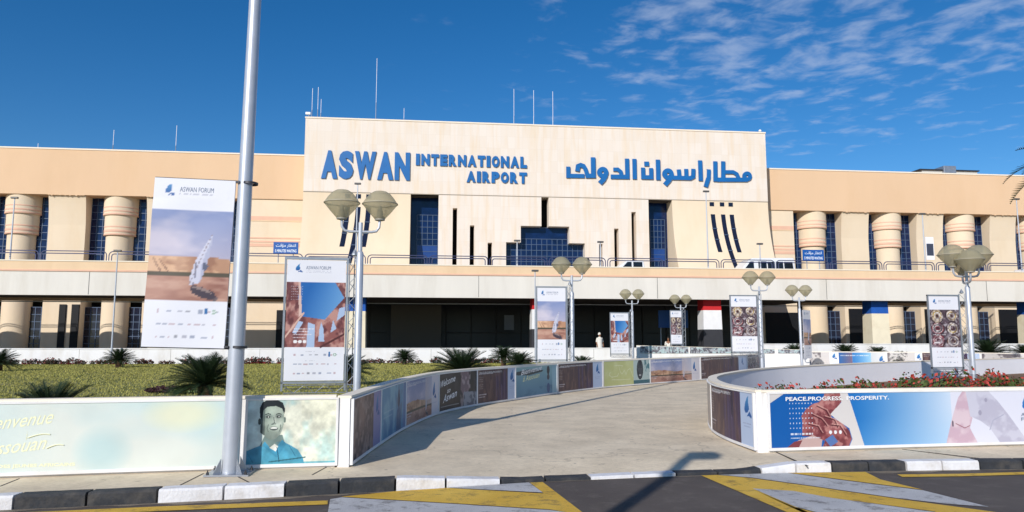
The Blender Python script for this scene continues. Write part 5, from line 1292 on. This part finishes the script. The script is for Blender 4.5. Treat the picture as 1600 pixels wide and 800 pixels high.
# roof antennas
def antenna(label, px, yb_, yt, Y=63.0, r=.024, thick=.3, col=None):
    x, z0 = W(px, yb_, Y); z1 = W(px, yt, Y)[1]; t = thing('antenna', label, 'antenna', (x, Y, z0 - .15), group='roof antennas')
    mb = MB(); mb.tube([(0, 0, 0), (0, 0, (z1 - z0) * thick + .15)], r * 1.5, 6); mb.build('mast', m_galv, t); mb = MB(); mb.tube([(0, 0, (z1 - z0) * thick + .14), (0, 0, z1 - z0 + .15)], r * .8, 6); mb.build('rod', m_lilac, t)
ZR = lambda px: None
for lab, px, yb_, yt in (('tilted short whip antenna at the left corner of the stone block', 487, 184, 138), ('whip antenna, middle one of the three at the left corner of the stone block', 496, 184, 136), ('shortest whip antenna of the cluster at the left corner of the stone block', 501, 184, 155),
                         ('tallest single antenna above the word ASWAN', 587, 188, 91), ('short lone antenna above the word INTERNATIONAL', 631, 190, 169),
                         ('left of the three tall antennas in the middle of the roof', 803, 197, 139), ('middle of the three tall antennas on the roof', 834, 198, 141), ('right of the three tall antennas in the middle of the roof', 864, 199, 143)):
    antenna(lab, px, yb_ + 2, yt)
for lab, px, yb_, yt in (('thin antenna on the left wing roof above the pole banner', 274, 240, 196), ('short antenna with a small box on the left wing roof', 176, 236, 203), ('thin short antenna near the far left of the roof', 59, 233, 224)):
    antenna(lab, px, yb_ + 1, yt, 64.4)
x, z = W(483, 183, 62.4); t = thing('roof_camera', 'small white camera at the left corner of the stone roof', 'camera', (x, 62.4, z - .2)); mb = MB(); mb.tube([(0, 0, 0), (0, 0, .45)], .05, 6); mb.build('bracket', m_galv, t); mb = MB(); mb.box(-.3, .12, -.12, .1, .4, .62); mb.build('housing', m_signwhite, t, bevel=.03)
x, z = W(1191, 209, 62.4); t = thing('roof_camera', 'small round camera at the right corner of the stone roof', 'camera', (x - .2, 62.4, z - .3)); mb = MB(); mb.tube([(0, 0, 0), (0, 0, .5)], .04, 6); mb.build('bracket', m_galv, t); mb = MB(); mb.lathe([(.02, .45), (.13, .5), (.13, .62), (.02, .7)], n=12); mb.build('housing', m_signwhite, t, smooth=True)
x0, z0 = W(1432, 271, 67); x1 = WX(1527, 271, 67)
t = thing('roof_unit', 'long pale equipment housing on the right wing roof', 'roof unit', (x0, 67, z0 - .7)); w = x1 - x0
mb = MB(); mb.box(.6, w, 0, 2, 0, 1.05); mb.build('housing', m_roofbox, t); mb = MB(); mb.box(.3, w + .15, -.15, 2.2, 1.05, 1.16); mb.build('roof_sheet', m_clamp, t); mb = MB(); mb.box(w * .42, w * .62, -.3, 1.2, .2, 1.5); mb.build('fan_box', m_galv, t, bevel=.03)
# ================================================================= PLANTS
def frond_geo(L_, lift, droop, nl=30, wleaf=.16, rng=None):
    """one feather leaf along +x: arching rib with leaflets both sides"""
    V, Fc = [], []; pts = []
    x = z = 0; a = lift; st = L_ / nl
    for k in range(nl + 1):
        pts.append((x, z)); x += math.cos(a) * st; z += math.sin(a) * st; a -= droop / nl
    for k in range(nl):
        (x0, z0), (x1, z1) = pts[k], pts[k + 1]; w = .014 * (1 - k / nl) + .005; b = len(V)
        V += [(x0, -w, z0), (x0, w, z0), (x1, w, z1), (x1, -w, z1)]; Fc.append((b, b + 1, b + 2, b + 3))
        if k < 2: continue
        t = k / nl; ll = wleaf * (math.sin(math.pi * min(1, t * .93 + .07)) ** .6) * rng.uniform(.85, 1.1)
        for s in (-1, 1):
            b = len(V); dx, dz = (x1 - x0) / st, (z1 - z0) / st; f = .75
            tip = (x0 + ll * (f * dx - .3 * dz), s * ll * .8, z0 + ll * (f * dz + .34 * dx) + rng.uniform(-.01, .01))
            V += [(x0, 0, z0), (x0 + dx * st * .8, 0, z0 + dz * st * .8), tip]; Fc.append((b, b + 1, b + 2) if s > 0 else (b + 1, b, b + 2))
    return V, Fc
def crown_mesh(name, n, L_, m, seed, lo=-.05, hi=1.35, wleaf=.16, nl=28, droop=1.0):
    rng = random.Random(seed); V, Fc = [], []
    for i in range(n):
        t = (i + .5) / n; lift = lo + (hi - lo) * t ** .9; az = i * 2.39996 + rng.uniform(-.2, .2); l = L_ * rng.uniform(.85, 1.08) * (1 - .2 * t)
        v, f = frond_geo(l, lift, droop * rng.uniform(.7, 1.2) * (1.1 - .4 * t), nl, wleaf, rng); b = len(V); c, s = math.cos(az), math.sin(az); tw = rng.uniform(-.25, .25); ct, st_ = math.cos(tw), math.sin(tw)
        for x, y, z in v: y, z = y * ct - (z * 0) * st_, z + y * st_; V.append((x * c - y * s, x * s + y * c, z))
        Fc += [tuple(q + b for q in ff) for ff in f]
    me = bpy.data.meshes.new(name); me.from_pydata(V, [], Fc); me.materials.append(m); me.update(); return me
crowns = [crown_mesh('crown', 76, .98, m_leaf, s, lo=.02, hi=1.4, wleaf=.2, nl=40, droop=.85) for s in (1, 2, 3)]
def trunk_mb(h, r):
    mb = MB(); prof = []; z = 0; k = 0
    while z < h: prof += [(r * (1.0 if k % 2 else .86), z)]; z += .045; k += 1
    mb.lathe(prof + [(r * .7, h + .03)], n=12); return mb
def sago(label, px, Y, z, size, trunk=.35, v=0, x=None):
    x = on_ground(px, Y) if x is None else x; t = thing('sago_palm', label, 'sago palm', (x, Y, z), random.uniform(0, 6), 'sago palms in the garden beds')
    trunk_mb(trunk, .15 * min(1.3, size)).build('trunk', m_trunk, t); o = bpy.data.objects.new('crown', crowns[v % 3]); COL.objects.link(o); o.parent = t; o.location = (0, 0, trunk); o.scale = (size, size, size * .95); return t
sago('wide sago palm just behind the long left board, only its crown showing', 88, 13.2, lawn_z(0, 13), 1.0, .1, 0)
sago('big sago palm on the lawn beside the tall silver pole', 326, 17.2, lawn_z(0, 17), 1.12, .42, 1)
sago('sago palm on the lawn left of the river boat banner, near the white wall', 189, 40.5, .42, 1.0, .32, 2)
sago('sago palm at the far left edge of the lawn', 4, 36, .42, 1.05, .3, 0)
sago('sago palm at the white wall right of the near lamp', 633, 43.5, .42, .95, .3, 1)
sago('big dark sago palm right behind the curved wall, above the black board', 722, 21.0, .40, 1.15, .4, 2)
sago('left of the two sago palms close together near the white wall', 787, 40, .42, 1.0, .45, 0)
sago('right of the two sago palms close together, just over the curved wall', 812, 33, .42, .92, .3, 1)
sago('sago palm right of the river banner lamp', 909, 33, .42, .9, .1, 2)
sago('sago palm half hidden behind the near left lamp post', 548, 24, .4, .9, .35, 2)
sago('flat dark sago palm beside the narrow side-on banner', 1239, 46.9, .45, 1.1, .45, 0)
sago('wide sago palm behind the far strip, left of the pair of blue prints', 1318, 46.6, .45, 1.2, .4, 1)
sago('small sago palm behind the far strip at the blue hands print', 1368, 46.4, .45, .9, .4, 2)
sago('low sago palm just peeping over the far strip', 1402, 43.5, .45, .8, .2, 0)
sago('big pale sago palm right of the four globe lamp post', 1541, 44.5, .45, 1.7, .4, 1)
sago('sago palm at the right edge of the picture behind the far strip', 1597, 44.5, .45, 1.2, .35, 2)
# date palm whose frond tips hang in at the right edge
dp = thing('date_palm', 'tall date palm at the right edge with only its frond tips in view', 'palm tree', (0, 0, 0)); 
dx, dy = WX(1684, 220, 27), 27; dp.location = (dx, dy, .1)
mb = MB(); mb.lathe([(.26 if k % 2 else .22, k * .16) for k in range(56)], n=14); mb.build('trunk', m_trunk, dp)
o = bpy.data.objects.new('crown', crown_mesh('crown', 46, 3.1, m_leaf, 9, lo=-.5, hi=1.4, wleaf=.42, nl=34, droop=1.5)); COL.objects.link(o); o.parent = dp; o.location = (0, 0, 8.9)

def bush_mesh(name, r, n, seed, leafm, flat=.8, size=.05, extra=None, share=.4):
    rng = random.Random(seed); V, Fc, mi = [], [], []
    for i in range(n):
        u = rng.uniform(-1, 1); a = rng.uniform(0, 6.283); q = r * (rng.uniform(.35, 1) ** .4) * (1 + .18 * math.sin(3 * a + seed) + .12 * math.sin(5 * u + seed)); s = math.sqrt(1 - u * u)
        c = Vector((q * s * math.cos(a), q * s * math.sin(a), max(.02, q * flat * (u * .7 + .55)))); d = Vector((rng.gauss(0, 1), rng.gauss(0, 1), rng.gauss(.4, 1))).normalized(); e = d.orthogonal().normalized(); f = d.cross(e); sz = size * rng.uniform(.6, 1.3); b = len(V)
        V += [tuple(c - e * sz * .5), tuple(c + f * sz), tuple(c + e * sz * .5), tuple(c - f * sz * .7)]; Fc.append((b, b + 1, b + 2, b + 3)); top = c.z > r * flat * .35
        mi.append(1 if extra and (rng.random() < share * (1.6 if top else .4)) else 0)
    me = bpy.data.meshes.new(name); me.from_pydata(V, [], Fc); me.materials.append(leafm)
    if extra: me.materials.append(extra); me.polygons.foreach_set('material_index', mi)
    me.update(); return me
bm_dark = [bush_mesh('shrub', .3, 420, s, m_bush, extra=m_redbush, share=.12) for s in (1, 2)]
bm_red = bush_mesh('shrub', .32, 420, 5, m_redbush, extra=m_bush, share=.5)
def bush(label, me, x, y, z, sc, cat='shrub', name='shrub', group=None):
    o = bpy.data.objects.new(name, me); COL.objects.link(o); o.location = (x, y, z); o.scale = (sc, sc, sc * random.uniform(.85, 1.1)); o.rotation_euler = (0, 0, random.uniform(0, 6)); tag(o, label, cat, group); return o
ORD = 'first second third fourth fifth sixth seventh eighth ninth tenth eleventh twelfth thirteenth fourteenth fifteenth sixteenth seventeenth eighteenth nineteenth twentieth'.split()
TENS = {2: 'twenty', 3: 'thirty', 4: 'forty', 5: 'fifty', 6: 'sixty'}; TENTH = {2: 'twentieth', 3: 'thirtieth', 4: 'fortieth', 5: 'fiftieth', 6: 'sixtieth'}
def nth(n): return ORD[n - 1] if n <= 20 else (TENTH[n // 10] if n % 10 == 0 else TENS[n // 10] + ' ' + ORD[n % 10 - 1])
cnt = {'r': 0, 'd': 0, 'o': 0, 'f': 0}
rb = random.Random(21); px = -10
while px < 830:
    red = (380 < px < 480) or rb.random() < .08
    cnt['r' if red else 'd'] += 1
    bush(f"{nth(cnt['r'])} of the red shrubs from the left along the white wall" if red else f"{nth(cnt['d'])} of the dark shrubs from the left along the white wall", bm_red if red else rb.choice(bm_dark), on_ground(px, 46.2), 46.2 + rb.uniform(-.3, .2), .42, rb.uniform(.75, 1.3), group='shrubs along the white wall')
    px += rb.choice([9, 11, 14, 18, 26, 13])
for px in range(916, 972, 6):
    cnt['o'] += 1; bush(f"{nth(cnt['o'])} from the left of the orange shrubs behind the lime board", bm_red, on_ground(px, 38), 38 + rb.uniform(-.4, .4), .42, rb.uniform(.7, 1.05), group='red shrubs behind the lime board')
bush('low dark purple ground shrub on the lawn left of the big sago palm', bush_mesh('shrub', .5, 700, 8, m_purple, flat=.3, size=.05), on_ground(262, 21.5), 21.5, lawn_z(0, 21.5), 1.0)
bush('low yellow green ground shrub between the purple one and the big sago palm', bush_mesh('shrub', .5, 700, 9, m_greenleaf, flat=.3, size=.05), on_ground(300, 21.0), 21.0, lawn_z(0, 21), 1.0)
fm = [bush_mesh('flower_bush', .34, 2600, s, m_greenleaf, flat=.9, size=.026, extra=m_ixora, share=sh) for s, sh in ((3, .2), (4, .3), (6, .1))]
px = 1216
while px < 1700:
    gap = 1240 < px < 1250 or 1275 < px < 1300
    if not gap:
        Y = 11.95 + rb.uniform(-.2, .7); cnt['f'] += 1; bush(f"{nth(cnt['f'])} from the left of the red flowering bushes in the island bed", rb.choice(fm) , on_ground(px, Y), Y, .34, rb.uniform(1.45, 1.95) * (.85 if px < 1300 else 1), 'flowering bush', 'flower_bush', 'red flowering bushes in the island bed')
    px += rb.uniform(13, 26)

# ================================================================= VEHICLES ON THE ELEVATED ROAD
def vehicle(name, label, cat, x, y, z, rz, L_, Wd, prof, wins, glassm=m_carglass, wheel_r=.33, wx=(.18, .8)):
    """prof: side outline (x, z) counter-clockwise, wins: side window outlines"""
    t = thing(name, label, cat, (x, y, z), rz); bm = bmesh.new(); n = len(prof)
    def tw(zz): return Wd / 2 * (1 - .1 * max(0, zz - .9))
    a = [bm.verts.new((px_ - L_ / 2, -tw(pz), pz)) for px_, pz in prof]; b = [bm.verts.new((px_ - L_ / 2, tw(pz), pz)) for px_, pz in prof]
    bm.faces.new(a); bm.faces.new(b[::-1])
    for i in range(n): bm.faces.new((a[i], b[i], b[(i + 1) % n], a[(i + 1) % n]))
    bmesh.ops.recalc_face_normals(bm, faces=bm.faces); me = bpy.data.meshes.new('body'); bm.to_mesh(me); bm.free(); me.materials.append(m_carwhite); o = bpy.data.objects.new('body', me); COL.objects.link(o); o.parent = t
    bv = o.modifiers.new('bevel', 'BEVEL'); bv.width = .06; bv.segments = 3
    for w in wins:
        mb = MB()
        for s in (-1, 1):
            q = [(px_ - L_ / 2, s * (tw(pz) + .012), pz) for px_, pz in w]; mb.add(q, [tuple(range(len(q))) if s < 0 else tuple(reversed(range(len(q))))])
        mb.build('side_window', glassm, t)
    for k in wx:
        for s in (-1, 1):
            mb = MB(); c = (k * L_ - L_ / 2, s * (Wd / 2 - .1), wheel_r); mb.tube([(c[0], c[1] - .11, c[2]), (c[0], c[1] + .11, c[2])], wheel_r, 20); w = mb.build('tyre', m_tyre, t, smooth=True)
            mb = MB(); mb.tube([(c[0], c[1] - .118, c[2]), (c[0], c[1] + .118, c[2])], wheel_r * .6, 16); mb.build('rim', m_rim, w, smooth=True)
    for s in (-1, 1): mb = MB(); mb.box(-L_ / 2 - .015, -L_ / 2 + .05, s * Wd * .36 - .14, s * Wd * .36 + .14, .62, .8); mb.build('headlight', m_head, t, bevel=.02)
    return t
zd = ZD + .02
bl = 5.0; xb0 = WX(1139, 405, 53.4)
v = vehicle('minibus', 'white minibus parked on the elevated road under the right end of the stone block', 'minibus', xb0 + bl / 2 - .2, 53.4, zd, 0, bl, 1.9,
        [(0, .35), (0, .8), (.1, 1.0), (.75, 1.2), (1.35, 1.9), (1.7, 2.12), (4.95, 2.16), (5.0, 1.9), (5.0, .35)],
        [[(.95, 1.2), (1.75, 1.2), (1.75, 1.85), (1.5, 1.85)], [(2.1, 1.2), (2.75, 1.2), (2.75, 1.85), (2.1, 1.85)], [(2.83, 1.2), (3.4, 1.2), (3.4, 1.85), (2.83, 1.85)], [(3.48, 1.2), (4.05, 1.2), (4.05, 1.85), (3.48, 1.85)], [(4.13, 1.2), (4.85, 1.2), (4.8, 1.85), (4.13, 1.85)]])
sedan = [(0, .35), (0, .75), (.15, .9), (1.2, 1.02), (1.9, 1.5), (2.3, 1.58), (3.3, 1.56), (3.95, 1.15), (4.4, 1.08), (4.45, .9), (4.45, .35)]
sw = [[(1.45, 1.05), (2.35, 1.05), (2.35, 1.48), (2.05, 1.47)], [(2.45, 1.05), (3.4, 1.05), (3.2, 1.46), (2.45, 1.48)]]
xs0 = WX(957, 410, 52.6); vehicle('pickup_truck', 'white pickup cab with two dark windows left of the blue recess on the elevated road', 'pickup truck', xs0 + 1.9, 52.6, zd, 0, 4.6, 1.75,
        [(0, .4), (0, .95), (.1, 1.1), (.6, 1.2), (1.2, 1.66), (1.4, 1.72), (2.5, 1.72), (2.6, 1.2), (4.55, 1.15), (4.6, .4)], [[(.9, 1.2), (1.6, 1.2), (1.6, 1.62), (1.3, 1.62)], [(1.72, 1.2), (2.4, 1.2), (2.4, 1.62), (1.72, 1.62)]])
xs0 = WX(1312, 415, 53.0); vehicle('parked_car', 'low white car behind the parapet between the first two right wing columns', 'car', xs0 + 2.0, 53.0, zd - .42, 0, 4.4, 1.75, sedan, sw)
xs0 = WX(1557, 415, 53.0); vehicle('parked_car', 'white car behind the parapet at the far right end of the elevated road', 'car', xs0 + 2.2, 52.6, zd, 0, 4.45, 1.75, sedan, sw)

# ================================================================= PEOPLE
def skin(name, verts, edges, radii, m, parent, root=0, sub=1):
    me = bpy.data.meshes.new(name); me.from_pydata(verts, edges, []); o = bpy.data.objects.new(name, me); COL.objects.link(o); o.parent = parent; me.materials.append(m)
    o.modifiers.new('skin', 'SKIN'); 
    if not me.skin_vertices: 
        me.attributes  # the Skin modifier needs its layer
        bm = bmesh.new(); bm.from_mesh(me); bm.verts.layers.skin.verify(); bm.to_mesh(me); bm.free()
    for i, r in enumerate(radii): me.skin_vertices[0].data[i].radius = (r if isinstance(r, tuple) else (r, r)); me.skin_vertices[0].data[i].use_root = (i == root)
    s = o.modifiers.new('sub', 'SUBSURF'); s.levels = s.render_levels = sub; return o
def person(label, x, y, z, rz, shirt, trousers, robe=None, stride=.12, sc=1.0):
    t = thing('person', label, 'person', (x, y, z), rz); t.scale = (sc,) * 3; s = stride
    V = [(0, 0, .95), (0, 0, 1.15), (0, -.01, 1.38), (0, 0, 1.5), (0, -.02, 1.56), (0, -.03, 1.66), (0, -.01, 1.75),
         (-.19, 0, 1.42), (-.24, .03, 1.14), (-.23, -.08, .9), (-.23, -.1, .8), (.19, 0, 1.42), (.24, -.03, 1.14), (.23, -.12, .92), (.23, -.15, .83),
         (-.1, 0, .9), (-.1, -s, .5), (-.1, -s * .6, .09), (-.1, -s * .6 - .16, .04), (.1, 0, .9), (.1, s * .5, .5), (.1, s * 1.4, .1), (.1, s * 1.4 - .16, .04)]
    Ed = [(0, 1), (1, 2), (2, 3), (3, 4), (4, 5), (5, 6), (2, 7), (7, 8), (8, 9), (9, 10), (2, 11), (11, 12), (12, 13), (13, 14), (0, 15), (15, 16), (16, 17), (17, 18), (0, 19), (19, 20), (20, 21), (21, 22)]
    Rr = [(.14, .1), (.13, .095), (.16, .1), .055, .055, .095, .075, .06, .045, .035, .03, .06, .045, .035, .03, .09, .06, .045, .035, .09, .06, .045, .035]
    skin('body', V, Ed, Rr, m_skin, t)
    skin('shirt', [V[i] for i in (0, 1, 2, 7, 8, 11, 12)], [(0, 1), (1, 2), (2, 3), (3, 4), (2, 5), (5, 6)], [(.16, .12), (.15, .115), (.18, .12), .078, .062, .078, .062], shirt, t)
    skin('trousers', [V[i] for i in (0, 15, 16, 17, 19, 20, 21)], [(0, 1), (1, 2), (2, 3), (0, 4), (4, 5), (5, 6)], [(.15, .115), .105, .078, .068, .105, .078, .068], trousers, t)
    mb = MB(); mb.lathe([(.1, 1.66), (.103, 1.72), (.085, 1.79), (.04, 1.83), (.005, 1.835)], 0, .01, 0, n=14, cap=False); mb.build('hair', robe or m_hair, t, smooth=True)
    if robe: mb = MB(); mb.lathe([(.27, .08), (.24, .6), (.19, 1.0), (.2, 1.3), (.21, 1.42), (.1, 1.5), (.06, 1.54)], n=20); mb.build('robe', robe, t, smooth=True)
    return t
def P_(px, Y): return WX(px, 400, Y)
person('man in dark blue clothes standing at the railing left of the short light post', P_(919, 52.2), 52.2, zd + .06, R(60), m_navy, m_navy, stride=.05)
person('person in red behind the lamp globes on the elevated road', P_(862, 51.9), 51.9, zd - .55, 0, m_red, m_darkcloth, stride=.05)
person('dark haired person in black behind the parapet at the second right wing column', P_(1407, 52), 52, zd - .65, 0, m_darkcloth, m_darkcloth, stride=.05)
person('person in red seen low behind the parapet at the far left', P_(35, 52), 52, zd - .6, 0, m_red, m_darkcloth, stride=.05)
person('person in a white robe and head cloth in the shade under the road', P_(935, 53.0), 53.0, .5, R(20), m_robe, m_robe, robe=m_robe, sc=1.05)
person('person in a white shirt under the road left of the small dark baskets banner', P_(1041, 54.0), 54.0, .3, R(-20), m_robe, m_navy)
